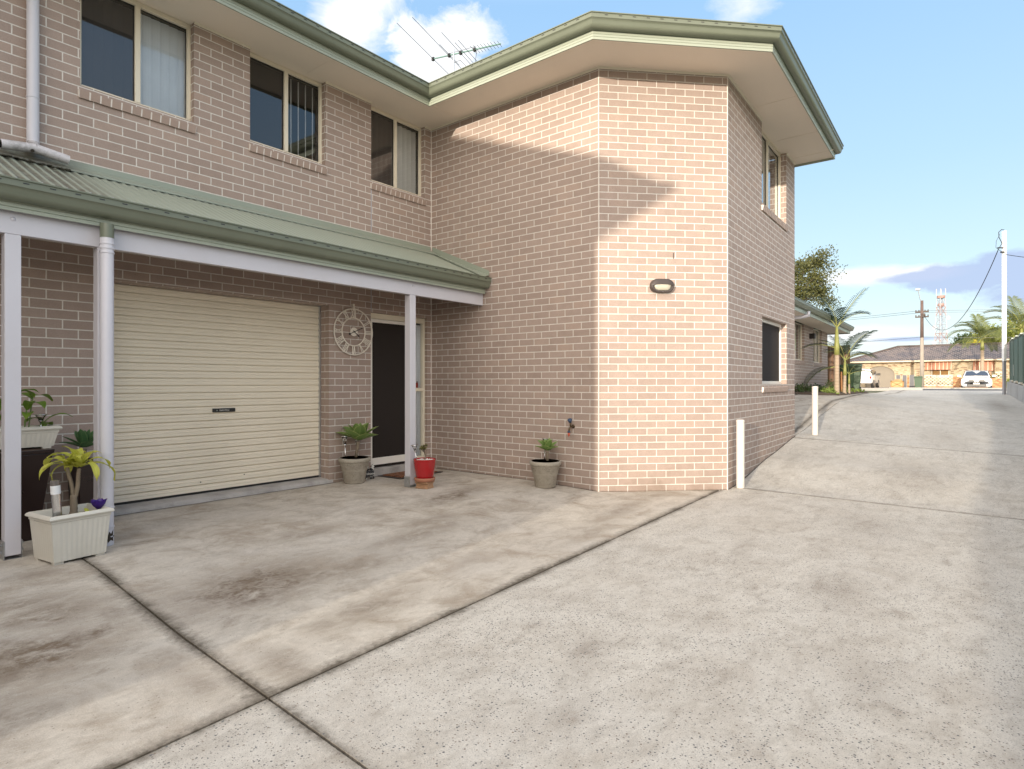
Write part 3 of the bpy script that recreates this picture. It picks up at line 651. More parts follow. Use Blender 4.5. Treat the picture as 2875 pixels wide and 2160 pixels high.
pr = [(6.80, .112), (6.575, .105), (6.548, .096), (6.530, .078), (6.520, .045), (6.525, -.05), (6.80, -.05)]
vs = []
for i in range(n + 1):
    x = 1.95 + 2.62 * i / n
    for k, (y, z) in enumerate(pr): vs.append((x, y + (rnd.uniform(-.006, .006) if 1 <= k <= 4 else 0), z + (rnd.uniform(-.004, .004) if 1 <= k <= 3 else 0)))
m_ = len(pr); st.add(vs, [(i*m_+k, (i+1)*m_+k, (i+1)*m_+k+1, i*m_+k+1) for i in range(n) for k in range(m_-1)] + [tuple(range(m_)), tuple(range(n*m_, n*m_+m_))[::-1]])
st.build('garage_sill', CONC_S, house)

# entry door and sidelight --------------------------------------
FE = Frame(Vector((5.176, 6.545)), Vector((6.3, 6.545)))
ef = MB(); z0, z1 = .19, 2.272
FE.box(ef, 0, .026, -.11, -.05, z0, z1); FE.box(ef, 0.026, 1.039, -.11, -.05, z1 - .075, z1); FE.box(ef, 1.000, 1.039, -.11, -.05, z0, z1 - .075); FE.box(ef, .822, .862, -.11, -.05, z0, z1 - .075)
FE.box(ef, .862, 1.0, -.105, -.045, 1.195, 1.245); FE.box(ef, .862, 1.0, -.105, -.055, z0, z0 + .05)
fd = ef.build('entry_frame', CREAM, house, bevel=.003)
sd_ = MB(); FE.box(sd_, .030, .058, -.075, -.04, z0 + .005, z1 - .08); FE.box(sd_, .79, .818, -.075, -.04, z0 + .005, z1 - .08); FE.box(sd_, .058, .79, -.075, -.04, z0 + .005, z0 + .100); FE.box(sd_, .058, .79, -.075, -.04, z1 - .125, z1 - .08)
sdo = sd_.build('screen_door', pmat('door_cream', (.80, .77, .71), .35, .03), house, bevel=.003)
sm = MB(); FE.box(sm, .058, .79, -.062, -.056, z0 + .10, z1 - .125); sm.build('mesh_panel', DARKSCREEN, sdo)
hh = MB(); FE.box(hh, .765, .785, -.05, -.030, 1.05, 1.20); hh.build('handle', BLACK, sdo)
sg = MB()
for q0, q1 in ((z0 + .05, 1.195), (1.245, z1 - .075)): sg.quad(FE(.862, -.085, q0), FE(1.0, -.085, q0), FE(1.0, -.085, q1), FE(.862, -.085, q1))
sg = sg; pieces(sg, 'pane', GLASS, fd)
ct = MB(); pts = [(.865 + .013 * i, -.104 + .005 * math.sin(i * 1.7)) for i in range(12)]
for p, q in zip(pts, pts[1:]): ct.quad(FE(p[0], p[1], z0 + .05), FE(q[0], q[1], z0 + .05), FE(q[0], q[1], z1 - .1), FE(p[0], p[1], z1 - .1))
ct.build('curtain', CURTAIN, fd)
th = MB(); FE.box(th, 0.0, 1.124, -.20, .045, -.05, .155); th.build('entry_step', CONC_S, house, bevel=.012)
tb = MB(); FE.box(tb, 0.0, 1.039, -.10, -.06, .155, .19); tb.build('threshold', DARKSCREEN, house)
# ---------------------------------------------------------------- paving and ground
jl = lambda x: JL_P.y + (x - JL_P.x) * JL_D.y / JL_D.x
jx = lambda y: JX_P.x + (y - JX_P.y) * JX_D.x / JX_D.y
def slab(name, xa, xb, ya, yb, nx, ny, mat, dz=0, skirt=.05):
    """paving between the curves x=xa(y)..xb(y) and y=ya(x)..yb(x)"""
    mb = MB(); vs = []
    for j in range(ny + 1):
        for i in range(nx + 1):
            x = xa(0) + (xb(0) - xa(0)) * i / nx
            for _ in range(3):
                lo, hi = ya(x), yb(x); y = lo + (hi - lo) * j / ny; x = xa(y) + (xb(y) - xa(y)) * i / nx
            vs.append((x, y, gz(x, y) + dz))
    n = nx + 1; mb.add(vs, [(j*n+i, j*n+i+1, (j+1)*n+i+1, (j+1)*n+i) for j in range(ny) for i in range(nx)])
    rim = [i for i in range(n)] + [j*n+nx for j in range(1, ny+1)] + [ny*n+i for i in range(nx-1, -1, -1)] + [j*n for j in range(ny-1, 0, -1)]
    low = [(vs[k][0], vs[k][1], vs[k][2] - skirt) for k in rim]; m_ = len(rim)
    mb.add([vs[k] for k in rim] + low, [(i, m_ + i, m_ + (i+1) % m_, (i+1) % m_) for i in range(m_)])
    return struct(mb.build(name, mat))
g = .006
K = lambda c: (lambda _: c)
slab('carport_paving', lambda y: jx(y) + g, K(7.52), lambda x: jl(x) + g, K(6.9), 60, 46, CONC_R)
slab('side_paving', K(-9), lambda y: jx(y) - g, lambda x: jl(x) + g, K(6.9), 60, 30, CONC_L)
slab('driveway', K(-22), lambda y: jx(y) - g, K(-2.6), lambda x: jl(x) - g, 40, 16, CONC_D)
slab('driveway', lambda y: jx(y) + g, K(7.576), K(-2.6), lambda x: jl(x) - g, 50, 40, CONC_D)
slab('driveway', K(7.586), K(11.115), K(-2.6), lambda x: 2.95, 50, 40, CONC_D)
yc = lambda x: 2.66 + .035 * max(0, x - 12.0)
slab('driveway', K(11.125), K(44.0), K(-2.6), lambda x: yc(x) - g, 120, 16, CONC_D)
slab('apron_paving', K(11.125), K(43.9), lambda x: yc(x) + g, K(4.6), 60, 10, CONC_L)
jt = MB()
def ribbon(pts, w_, dz):
    for (a, b) in zip(pts, pts[1:]):
        d = (Vector(b) - Vector(a)).normalized(); n = Vector((d.y, -d.x)) * w_
        jt.quad(*[(p[0], p[1], gz(p[0], p[1]) + dz) for p in (Vector(a) + n, Vector(b) + n, Vector(b) - n, Vector(a) - n)])
ribbon([(x, jl(x)) for x in [-9 + i * .8 for i in range(22)]], .012, -.014)
ribbon([(jx(y), y) for y in [-2.6 + i * .5 for i in range(20)]], .012, -.014)
ribbon([(7.581, -2.6 + i * .3) for i in range(19)], .012, -.010)
ribbon([(11.12, -2.6 + i * .3) for i in range(19)], .012, -.010)
ribbon([(x, yc(x)) for x in [11.1 + i * .3 for i in range(54)]], .012, -.008)
for q in ([(4.66, 6.532), (5.17, 6.532)], [(2.0, 6.513), (4.6, 6.513)], [(5.18, 6.492), (6.29, 6.492)], [(6.290, 6.5), (6.290, 5.5), (6.290, 4.6), (6.290, 3.70)], [(6.31, 3.655), (7.43, 2.535)], [(.2, 6.532), (2.0, 6.532)], [(7.46 + .25 * i, 2.518 + .008 * i) for i in range(16)]): ribbon(q, .007, .004)
struct(jt.build('paving_joint', GRIT))
# raised mortar lip and dirt line where ramp meets the end wall
xs = [-400, -150, -60, -30, -22, -9, 0, 4, 7.2, 8, 9.4, 10.5, 11.3, 13, 16, 19, 22, 26, 30, 36, 42, 44, 48, 54, 60, 80, 120, 200, 320, 520]
ys = [-400, -150, -60, -30, -12, -4, -2.6, -1, 0, 1, 2.5, 3.4, 4.5, 6.5, 10, 16, 30, 60, 150, 400]
gm = MB(); vs = [(x, y, gz(x, y) - .055) for y in ys for x in xs]; n = len(xs)
gm.add(vs, [(j*n+i, j*n+i+1, (j+1)*n+i+1, (j+1)*n+i) for j in range(len(ys)-1) for i in range(n-1)])
m = NT('grass_ground'); v = m.obj(); c = m.mix(m.noise(.7, 6, .7, v), (.075, .095, .035), (.16, .14, .08)); c = m.mix(1.0, c, m.ramp(m.noise(14, 4, .7, v), [(.3, .6), (.7, 1.3)]), 'MULTIPLY'); m.bsdf(c, .95, m.bump(m.noise(30, 4, .7, v), .8, .05))
GRASS = m.mat
struct(gm.build('ground', GRASS))
ASPH = pmat('asphalt', (.085, .085, .09), .85, .15, .6, .5, fine=40)
rd_ = MB(); rd_.box((44.2, -120, .80), (53.6, 120, .872)); struct(rd_.build('road', ASPH))
KERB = pmat('kerb_concrete', (.36, .35, .33), .85, .1, 3, .3)
kb = MB()
for (a, b) in ((-120, -4.2), (3.2, 120)): kb.box((43.95, a, .75), (44.19, b, .98))
for (a, b) in ((-120, 6.0), (11.0, 120)): kb.box((53.61, a, .75), (53.85, b, .97))
struct(kb.build('kerb', KERB))
pv = MB(); pv.box((53.9, 6.1, .78), (68.3, 10.9, .868)); struct(pv.build('opposite_driveway', pmat('pale_drive', (.42, .36, .31), .9, .15, 1)))
pv = MB(); pv.box((53.9, -9, .78), (63.0, 5.9, .864)); struct(pv.build('verge_paving', pmat('verge_paving', (.36, .34, .31), .9, .2, 1)))

# ---------------------------------------------------------------- things by the carport
TERRA = pmat('terracotta', (.36, .155, .09), .8, .15, 8, .4, fine=60, dirt=(.30, .22, .16), dirt_amt=.5)
SOIL = pmat('soil', (.10, .065, .045), .95, .4, 30, 1)
PLANTER = pmat('cream_planter_plastic', (.60, .58, .515), .45, .04, 4, dirt=(.4, .36, .27), dirt_amt=.25)
DKPOT = pmat('dark_glazed_pot', (.020, .010, .009), .30, .2, 3)
m = NT('aged_stone_pot'); v = m.obj(); a = m.noise(10, 6, .7, v); c = m.mix(m.ramp(a, [(.35, 0), (.65, 1)]), (.30, .27, .22), (.40, .365, .305)); c = m.mix(m.ramp(m.noise(45, 3, .7, v), [(.55, 0), (.7, .7)]), c, (.20, .175, .14)); m.bsdf(c, .85, m.bump(a, .4, .004)); STONEPOT = m.mat
def trough(c, rot, hx, hy, z0, z1, label, group='cream ribbed plastic planters'):
    """rectangular ribbed planter with rolled rim and feet"""
    t = thing('trough_planter', label, 'planter', (c[0], c[1], z0), group)
    M = Matrix.Translation((c[0], c[1], 0)) @ Matrix.Rotation(rot, 4, 'Z'); H = z1 - z0
    def lay(mb, rects, close=False):
        vs = []
        for (x, y, z) in rects:
            vs += [M @ Vector(q) for q in ((-x, -y, z), (x, -y, z), (x, y, z), (-x, y, z))]
        mb.add(vs, [(i*4+j, i*4+(j+1)%4, (i+1)*4+(j+1)%4, (i+1)*4+j) for i in range(len(rects)-1) for j in range(4)])
    b = MB(); s0 = .83
    zb = z0 + .018
    # ribbed sides, each rib real
    for sx, sy, L0, L1_ in ((0, -1, hx, hy), (0, 1, hx, hy), (-1, 0, hy, hx), (1, 0, hy, hx)):
        n = int(L0 * 2 / .034); top, bot = [], []
        for i in range(n * 4 + 1):
            f = -1 + 2 * i / (n * 4); k = (.0022 if (i % 4) in (1, 2) else 0)
            kb_ = s0; kt = .93
            for (lst, q, z) in ((bot, kb_, zb), (top, kt, z1 - .055)):
                al = f * L0 * q; ou = L1_ * q + (k if 2 < i < n * 4 - 2 else 0)
                p = (al, sy * ou, z) if sy else (sx * ou, al, z); lst.append(M @ Vector(p))
        m_ = len(top); fl_ = (sy == 1) or (sx == -1)
        b.add(bot + top, [((i, i+1, m_+i+1, m_+i) if not fl_ else (i+1, i, m_+i, m_+i+1)) for i in range(m_-1)])
    lay(b, [(hx*.93, hy*.93, z1-.055), (hx*.955, hy*.955, z1-.05), (hx*.955, hy*.955, z1-.028)])
    b.quad(*[M @ Vector(q) for q in ((-hx*s0, -hy*s0, zb), (-hx*s0, hy*s0, zb), (hx*s0, hy*s0, zb), (hx*s0, -hy*s0, zb))])
    b.build('body', PLANTER, t, auto=30)
    r = MB(); lay(r, [(hx*.955, hy*.955, z1-.030), (hx+.004, hy+.004, z1-.030), (hx+.008, hy+.008, z1-.022), (hx+.002, hy+.002, z1-.008), (hx-.012, hy-.012, z1), (hx-.022, hy-.022, z1-.004), (hx-.027, hy-.027, z1-.015), (hx*.80, hy*.80, z1-.10)])
    r.build('rim', PLANTER, t, auto=40)
    f = MB()
    for sx in (-1, 1):
        for sy in (-1, 1): f.box((sx*hx*.66-.03, sy*hy*.68-.018, z0), (sx*hx*.66+.03, sy*hy*.68+.018, zb+.002), M)
    pieces(f, 'foot', PLANTER, t)
    so = MB(); n = 10; vs = [M @ Vector((-hx*.84 + 1.68*hx*i/n, -hy*.84 + 1.68*hy*j/n, z1 - .055 + random.uniform(-.008, .008))) for j in range(n+1) for i in range(n+1)]
    so.add(vs, [(j*(n+1)+i, j*(n+1)+i+1, (j+1)*(n+1)+i+1, (j+1)*(n+1)+i) for j in range(n) for i in range(n)]); so.build('soil', SOIL, t)
    return t
zP = gz(1.42, 5.2)
trough((1.435, 5.250), R(8), .200, .180, zP, zP + .345, 'cream ribbed planter box standing on the paving between the carport post and the downpipe')
trough((1.31, 6.15), R(3), .27, .125, .782, .965, 'cream ribbed trough planter resting on top of the tall dark pot')
def dark_pot(c, rot, hb, ht, z0, z1, label):
    t = thing('tall_pot', label, 'pot', (c[0], c[1], z0), 'tall dark square pots against the brick wall')
    b = MB(); b.frustum(c, (hb, hb), (ht, ht), z0, z1 - .03, rot); b.build('body', DKPOT, t, bevel=.006)
    r = MB(); r.frustum(c, (ht + .006, ht + .006), (ht + .009, ht + .009), z1 - .03, z1, rot); r.build('rim', DKPOT, t, bevel=.004)
    s = MB(); s.frustum(c, (ht - .02, ht - .02), (ht - .02, ht - .02), z1 - .01, z1 + .002, rot); s.build('soil', SOIL, t)
dark_pot((1.30, 6.17), R(3), .125, .205, gz(1.3, 6.2), .780, 'tall dark glazed pot under the cream trough planter behind the left carport post')
dark_pot((1.845, 6.25), R(4), .10, .130, gz(1.9, 6.2), .640, 'dark square pot with an agave in it, beside the roller door')

def leaf_mat(name, c1, c2, edge=None, rough=.45, trans=.35, vein=True):
    m = NT(name); uv = m.n('ShaderNodeTexCoord').outputs['UV']; s = m.n('ShaderNodeSeparateXYZ'); m.l(uv, s.inputs[0]); v = m.obj()
    oi = m.n('ShaderNodeObjectInfo')
    c = m.mix(m.noise(6, 4, .6, v), c1, c2)
    u = m.math('ABSOLUTE', m.math('SUBTRACT', m.math('MULTIPLY', s.outputs[0], 2), 1))
    if vein: c = m.mix(m.ramp(u, [(0, .5), (.08, 0)]), c, tuple(min(1, q * 1.5) for q in c2))
    if edge: c = m.mix(m.ramp(u, [(.84, 0), (.95, .9)]), c, edge)
    c = m.mix(m.math('MULTIPLY', m.ramp(s.outputs[1], [(.9, 0), (1, .7)]), m.ramp(m.noise(9, 2, .5, v), [(.45, 0), (.6, 1)])), c, (.30, .17, .07))
    b = m.n('ShaderNodeBsdfPrincipled'); m.l(c, b.inputs['Base Color']); b.inputs['Roughness'].default_value = rough; b.inputs['Specular IOR Level'].default_value = .4
    t = m.n('ShaderNodeBsdfTranslucent'); m.l(c, t.inputs[0]); x = m.n('ShaderNodeMixShader'); x.inputs[0].default_value = trans
    m.l(b.outputs[0], x.inputs[1]); m.l(t.outputs[0], x.inputs[2]); m.l(x.outputs[0], m.out.inputs[0]); return m.mat
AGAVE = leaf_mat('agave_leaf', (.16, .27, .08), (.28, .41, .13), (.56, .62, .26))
AGAVEDK = leaf_mat('dark_agave_leaf', (.07, .16, .07), (.12, .24, .10), (.22, .34, .14))  # a darker green leaf colour
YLEAF = leaf_mat('yellow_green_leaf', (.46, .50, .06), (.60, .60, .12), (.55, .50, .12), .4, .4)
GLEAF = leaf_mat('broad_green_leaf', (.12, .24, .035), (.24, .36, .06), None, .35, .35)
JLEAF = leaf_mat('jade_leaf', (.15, .21, .07), (.30, .27, .12), (.40, .20, .10), .4, .25, False)
BARK = pmat('stem_bark', (.20, .16, .115), .9, .3, 25, 1, fine=60)
def blade(mb, base, az, el, L, W, droop=.6, curl=0, n=9, wave=0, prof=None, thick=0, cup=.25, tip=1.0, seed=0):
    """one leaf: starts at base, rises at elevation el and bends down by droop (radians) over its length"""
    p = Vector(base); rnd = random.Random(seed); rows = []; step = L / n; a_ = az
    for i in range(n + 1):
        t = i / n; e_ = el - droop * t ** 1.4; a_ = az + curl * t
        d = Vector((math.cos(a_) * math.cos(e_), math.sin(a_) * math.cos(e_), math.sin(e_)))
        side = Vector((-math.sin(a_), math.cos(a_), 0)); up = side.cross(d) * -1; up = d.cross(side) * -1 if up.z < 0 and abs(e_) < 1.5 else up
        w_ = W * (prof(t) if prof else math.sin(math.pi * min(1, t * .93 + .07)) ** .7)
        wv = wave * math.sin(t * 11 + seed) * W
        nrm = side.cross(d)
        if nrm.z < 0: nrm = -nrm
        rows.append([p - side * w_ / 2 + nrm * (cup * w_ / 2 + wv), p - side * w_ / 4 + nrm * cup * w_ / 8, p.copy(), p + side * w_ / 4 + nrm * cup * w_ / 8, p + side * w_ / 2 + nrm * (cup * w_ / 2 - wv)])
        p = p + d * step
    vs = [q for r in rows for q in r]; fs = []; us = []
    for i in range(n):
        for j in range(4):
            fs.append((i*5+j, i*5+j+1, (i+1)*5+j+1, (i+1)*5+j)); us.append([(j/4, i/n), ((j+1)/4, i/n), ((j+1)/4, (i+1)/n), (j/4, (i+1)/n)])
    mb.add(vs, fs, us)
agp = lambda t: (.42 + .58 * math.sin(math.pi * min(1, t * .62 + .30)) ** 1.3) * (1 if t < .72 else max(0, 1 - ((t - .72) / .28) ** 1.7)) 
def agave(c, z, R_, n, label, stem=.1, mat=AGAVE, seed=1, group='agave rosettes in pots', W=.085, lean=(0, 0)):
    t = thing('agave', label, 'plant', (c[0], c[1], z), group); rnd = random.Random(seed)
    s = MB(); top = Vector((c[0] + lean[0], c[1] + lean[1], z + stem)); s.tube([(c[0], c[1], z), (c[0] + lean[0] * .4, c[1] + lean[1] * .4, z + stem * .5), top], [.020, .018, .022], 10); s.build('stem', BARK, t, smooth=True)
    l = MB()
    for i in range(n):
        k = i / (n - 1); az = i * 2.39996 + rnd.uniform(-.15, .15); el = R(16) + k * R(68) + rnd.uniform(-.08, .08)
        L = R_ * (1.0 - .42 * k ** 2.2) * rnd.uniform(.88, 1.08)
        blade(l, top + Vector((math.cos(az) * .012, math.sin(az) * .012, .01 + k * .03)), az, el, L, W * (1 - .35 * k) * R_ / .24, rnd.uniform(.0, .35) * (1 - .6 * k), rnd.uniform(-.15, .15), 9, 0, agp, cup=.34, seed=i)
    l.build('leaves', mat, t, smooth=True); return t
def stone_pot(c, label, R_=.200):
    z = gz(*c); t = thing('stone_pot', label, 'pot', (c[0], c[1], z), 'round stone pots with a scroll band')
    k = R_ / .2; b = MB()
    b.lathe([(0, 0), (.118*k, 0), (.127*k, .006), (.131*k, .02), (.130*k, .03), (.134*k, .034), (.150*k, .15), (.156*k, .158), (.160*k, .165), (.158*k, .172), (.163*k, .178), (.172*k, .240), (.178*k, .246), (.182*k, .252), (.176*k, .262), (.188*k, .268), (.199*k, .282), (.200*k, .300), (.196*k, .316), (.186*k, .322), (.168*k, .320), (.164*k, .30), (.160*k, .27)], (*c, z), 48)
    b.build('body', STONEPOT, t, smooth=True)
    rl = MB()   # raised scrollwork round the band
    for i in range(10):
        a0_ = 2 * math.pi * i / 10
        for sgn in (1, -1):
            pts = []
            for q in range(18):
                tt = q / 17; rr = .026 * (1 - tt * .82); th_ = sgn * (tt * 4.6) + (0 if sgn > 0 else math.pi)
                aa = a0_ + (sgn * .14 + rr * math.cos(th_) * 1.15 / .17); zz = .209 + rr * math.sin(th_)
                rad = (.163 + (.172 - .163) * (zz - .178) / .062) * k + .0015
                pts.append((c[0] + rad * math.cos(aa), c[1] + rad * math.sin(aa), z + zz))
            rl.tube(pts, [.0042 * (1 - .5 * q / 17) for q in range(18)], 5)
    for i in range(40):
        aa = 2 * math.pi * i / 40; rad = .1735 * k
        rl.lathe([(0, .003), (.004, .002), (.005, 0)], (c[0] + rad * math.cos(aa), c[1] + rad * math.sin(aa), z + .236), 5, axis=(math.cos(aa), math.sin(aa), 0))
    rl.build('scroll_relief', STONEPOT, t, smooth=True)
    li = MB(); li.lathe([(.150*k, .24), (.158*k, .305), (.164*k, .319), (.170*k, .3225), (.176*k, .3225)], (*c, z), 40); li.build('terracotta_liner', TERRA, t, smooth=True)
    so = MB(); so.lathe([(0, .300), (.08, .303), (.160*k, .296)], (*c, z), 30); so.build('soil', SOIL, t)
    pb_ = MB(); rnd = random.Random(int(c[0] * 100))
    for i in range(70):
        a = rnd.uniform(0, 6.28); r = .15 * math.sqrt(rnd.random()); s_ = rnd.uniform(.006, .014)
        pb_.lathe([(0, -s_*.5), (s_*.8, -s_*.2), (s_, .1*s_), (s_*.6, s_*.55), (0, s_*.7)], (c[0] + r*math.cos(a), c[1] + r*math.sin(a), z + .304), 7, squash=(1, rnd.uniform(.6, 1)))
    pb_.build('pebbles', pmat('pebble', (.48, .44, .38), .6, .5, 30), t, smooth=True)['kind'] = 'stuff'
    return z + .305
def stake_light(c, z, h, label, lean=(0, 0), s=1.0):
    t = thing('solar_light', label, 'solar light', (c[0], c[1], z), 'stake solar lights in pots')
    C = Vector((c[0], c[1], z)); T = C + Vector((lean[0], lean[1], h)); ax = (T - C).normalized()
    b = MB(); b.tube([C - ax * .05, C + ax * h * .58], .0065 * s, 10); b.build('stake', CHROME, t, smooth=True)
    b = MB(); b.lathe([(0, 0), (.012*s, 0), (.016*s, .008), (.016*s, .02), (.010*s, .030), (0, .030)], C + ax * h * .56, 14, axis=ax); b.build('collar', CHROME, t, smooth=True)
    b = MB(); b.lathe([(.014*s, 0), (.022*s, h*.2), (.034*s, h*.33)], C + ax * h * .62, 20, axis=ax); b.build('lens', glass_mat('lamp_lens', (.86, .84, .80), .1, .7), t, smooth=True)
    b = MB(); b.lathe([(0, 0), (.038*s, 0), (.044*s, .004), (.042*s, .010), (.025*s, .015), (0, .016)], C + ax * h * .95, 24, axis=ax); b.build('cap', CHROME, t, smooth=True)
PL_, PR_ = (4.745, 6.325), (6.075, 4.30)
zL = stone_pot(PL_, 'round stone pot holding the large agave between roller door and entry'); zR = stone_pot(PR_, 'round stone pot holding the small agave alone by the brick side wall', .197)
agave((4.77, 6.33), zL, .30, 17, 'large bright green agave in the stone pot left of the entry door', .22, seed=4, W=.15, lean=(.03, -.02))
agave((6.09, 4.28), zR, .175, 15, 'small green agave in the stone pot by the side wall under the tap', .13, seed=8, W=.155)
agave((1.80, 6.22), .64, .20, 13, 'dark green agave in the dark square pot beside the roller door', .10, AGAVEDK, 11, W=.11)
stake_light((4.635, 6.36), zL, .30, 'solar stake light left of the big agave in the stone pot', (-.008, .01), 1.05)
stake_light((4.85, 6.42), zL, .22, 'solar stake light half hidden behind the big agave', (.01, 0), .9)
stake_light((6.14, 4.36), zR, .285, 'solar stake light behind the small agave by the side wall', (.02, 0), 1.0)
# red pot on saucer and brick-coloured stand
RC = (5.035, 5.345); zg = gz(*RC)
t = thing('pot_stand', 'chipped terracotta footed stand under the red pot beside the carport post', 'pot stand', (RC[0], RC[1], zg))
b = MB(); M = Matrix.Translation((RC[0], RC[1], zg)) @ Matrix.Rotation(R(12), 4, 'Z')
pr = [(-.062, 0), (.062, 0), (.066, .012), (.050, .018), (.048, .05), (.058, .062), (.075, .066), (.075, .084), (-.075, .084), (-.075, .066), (-.058, .062), (-.048, .05), (-.050, .018), (-.066, .012)]
vs = [M @ Vector((x * 1.15, y, z)) for y in (-.085, .085) for (x, z) in pr]; n = len(pr)
b.add(vs, [tuple(range(n)), tuple(range(n, 2*n))[::-1]] + [(i, n+i, n+(i+1)%n, (i+1)%n) for i in range(n)]); b.build('pedestal', pmat('sandstone_stand', (.40, .24, .14), .9, .3, 9, 1, fine=50), t, bevel=.004)
b = MB(); b.lathe([(0, .085), (.112, .085), (.122, .092), (.126, .112), (.124, .128), (.116, .130), (.108, .112), (0, .108)], (RC[0], RC[1], zg), 36); b.build('saucer', TERRA, t, smooth=True)
t = thing('red_pot', 'glossy red flower pot with white pebbles on a terracotta saucer', 'pot', (RC[0], RC[1], zg + .11))
RED = pmat('red_glaze', (.36, .005, .009), .16, .04, 3, Coat_Weight=.6)
b = MB(); zz = zg + .109
b.lathe([(0, 0), (.094, 0), (.100, .006), (.112, .06), (.124, .13), (.132, .19), (.137, .236), (.139, .241), (.136, .245), (.131, .243), (.126, .21), (.118, .17)], (RC[0], RC[1], zz), 48); b.build('body', RED, t, smooth=True)
b = MB(); rnd = random.Random(2)
b.lathe([(0, .215), (.128, .212)], (RC[0], RC[1], zz), 24)
for i in range(110):
    a = rnd.uniform(0, 6.28); r = .118 * math.sqrt(rnd.random()); s_ = rnd.uniform(.007, .013)
    b.lathe([(0, -s_*.5), (s_*.8, -s_*.2), (s_, .1*s_), (s_*.6, s_*.55), (0, s_*.7)], (RC[0] + r*math.cos(a), RC[1] + r*math.sin(a), zz + .222 + rnd.uniform(0, .008)), 7, squash=(1, rnd.uniform(.6, 1)))
b.build('pebbles', pmat('white_pebble', (.78, .76, .72), .5, .1), t, smooth=True)['kind'] = 'stuff'
t = thing('jade_plant', 'small branching succulent with reddish green leaves in the red pot', 'plant', (RC[0], RC[1], zz + .22)); rnd = random.Random(6)
b = MB(); l = MB()
def twig(p, d, L, r, k):
    q = p + d * L; b.tube([p, p + d * L * .5 + Vector((rnd.uniform(-.004, .004), rnd.uniform(-.004, .004), 0)), q], [r, r * .85, r * .7], 6)
    if k == 0:
        for i in range(9):
            az = rnd.uniform(0, 6.28); blade(l, q - d * rnd.uniform(0, L * .5), az, rnd.uniform(-.1, 1.1), rnd.uniform(.026, .042), .018, .1, 0, 4, cup=.2, seed=i)
        return
    for i in range(3 if k > 1 else 2):
        a = rnd.uniform(0, 6.28) + i * 2.1; dd = (d + Vector((math.cos(a), math.sin(a), rnd.uniform(-.1, .4))) * .62).normalized(); twig(q, dd, L * rnd.uniform(.62, .85), r * .7, k - 1)
twig(Vector((RC[0], RC[1], zz + .215)), Vector((.1, -.05, 1)).normalized(), .072, .011, 3)
b.build('stem', BARK, t, smooth=True); l.build('leaves', JLEAF, t, smooth=True)
stake_light((4.955, 5.40), zz + .22, .20, 'solar stake light in the red pot against the carport post', (-.03, .01), .95)
# doormat
t = thing('doormat', 'brown coir doormat with black rubber border at the entry door', 'doormat', (5.67, 6.32, .05))
M = Matrix.Translation((5.665, 6.30, .052)) @ Matrix.Rotation(R(1.5), 4, 'Z')
b = MB(); b.box((-.40, -.235, 0), (.40, .235, .010), M); b.build('rubber_border', BLACK, t, bevel=.003)
m = NT('coir'); v = m.obj(); c = m.mix(m.noise(90, 4, .8, v), (.16, .06, .025), (.34, .15, .07)); c = m.mix(m.ramp(m.noise(16, 2, .4, v, 1.5), [(.52, 0), (.56, .75)]), c, (.09, .035, .02)); m.bsdf(c, .95, m.bump(m.noise(220, 2, .8, v), 1, .006))
b = MB(); b.box((-.345, -.18, .010), (.345, .18, .020), M); b.build('coir_pad', m.mat, t)
# welcome ornament: two black and white spotted dogs over a plaque
t = thing('welcome_ornament', 'black and white dog ornament with a Welcome plaque beside the stone pot', 'ornament', (5.04, 6.41, .05))
m = NT('spotted'); v = m.obj(); c = m.mix(m.ramp(m.noise(26, 2, .4, v), [(.46, 0), (.50, 1)]), (.75, .74, .70), (.02, .02, .02)); m.bsdf(c, .45); SPOT = m.mat
M = Matrix.Translation((5.03, 6.405, .052)) @ Matrix.Rotation(R(-6), 4, 'Z')
def blob(mb, c, r, M_=M, n=12):
    rx, ry, rz = r; prof_ = [(math.sin(math.pi * i / 8), -math.cos(math.pi * i / 8)) for i in range(9)]
    vs = [M_ @ Vector((c[0] + rx * p * math.cos(6.2832 * j / n), c[1] + ry * p * math.sin(6.2832 * j / n), c[2] + rz * q)) for (p, q) in prof_ for j in range(n)]
    mb.add(vs, [(i*n+j, i*n+(j+1)%n, (i+1)*n+(j+1)%n, (i+1)*n+j) for i in range(8) for j in range(n)])
b = MB(); b.box((-.078, -.012, .035), (.078, .012, .108), M); pq = b.build('plaque', pmat('slate_plaque', (.05, .052, .055), .6, .2), t, bevel=.01)
text_mesh('lettering', 'Welcome', .042, M @ Matrix.Translation((0, -.0135, .070)) @ Matrix.Rotation(R(90), 4, 'X'), WHITE, pq)
b = MB()
blob(b, (-.035, .002, .128), (.045, .020, .022)); blob(b, (-.068, -.004, .150), (.020, .016, .018)); blob(b, (-.086, -.008, .146), (.011, .009, .008)); blob(b, (-.06, -.006, .172), (.007, .004, .014)); blob(b, (-.005, .004, .155), (.006, .005, .02))
blob(b, (.045, .002, .130), (.034, .018, .022)); blob(b, (.060, -.004, .160), (.018, .016, .018)); blob(b, (.078, -.006, .156), (.011, .009, .008)); blob(b, (.050, -.004, .182), (.006, .004, .013)); blob(b, (.068, -.004, .182), (.006, .004, .012))
for x in (-.07, -.045, .03, .065): blob(b, (x, -.012, .012), (.014, .012, .012)); blob(b, (x, -.008, .028), (.008, .008, .018))
b.build('dogs', SPOT, t, smooth=True)
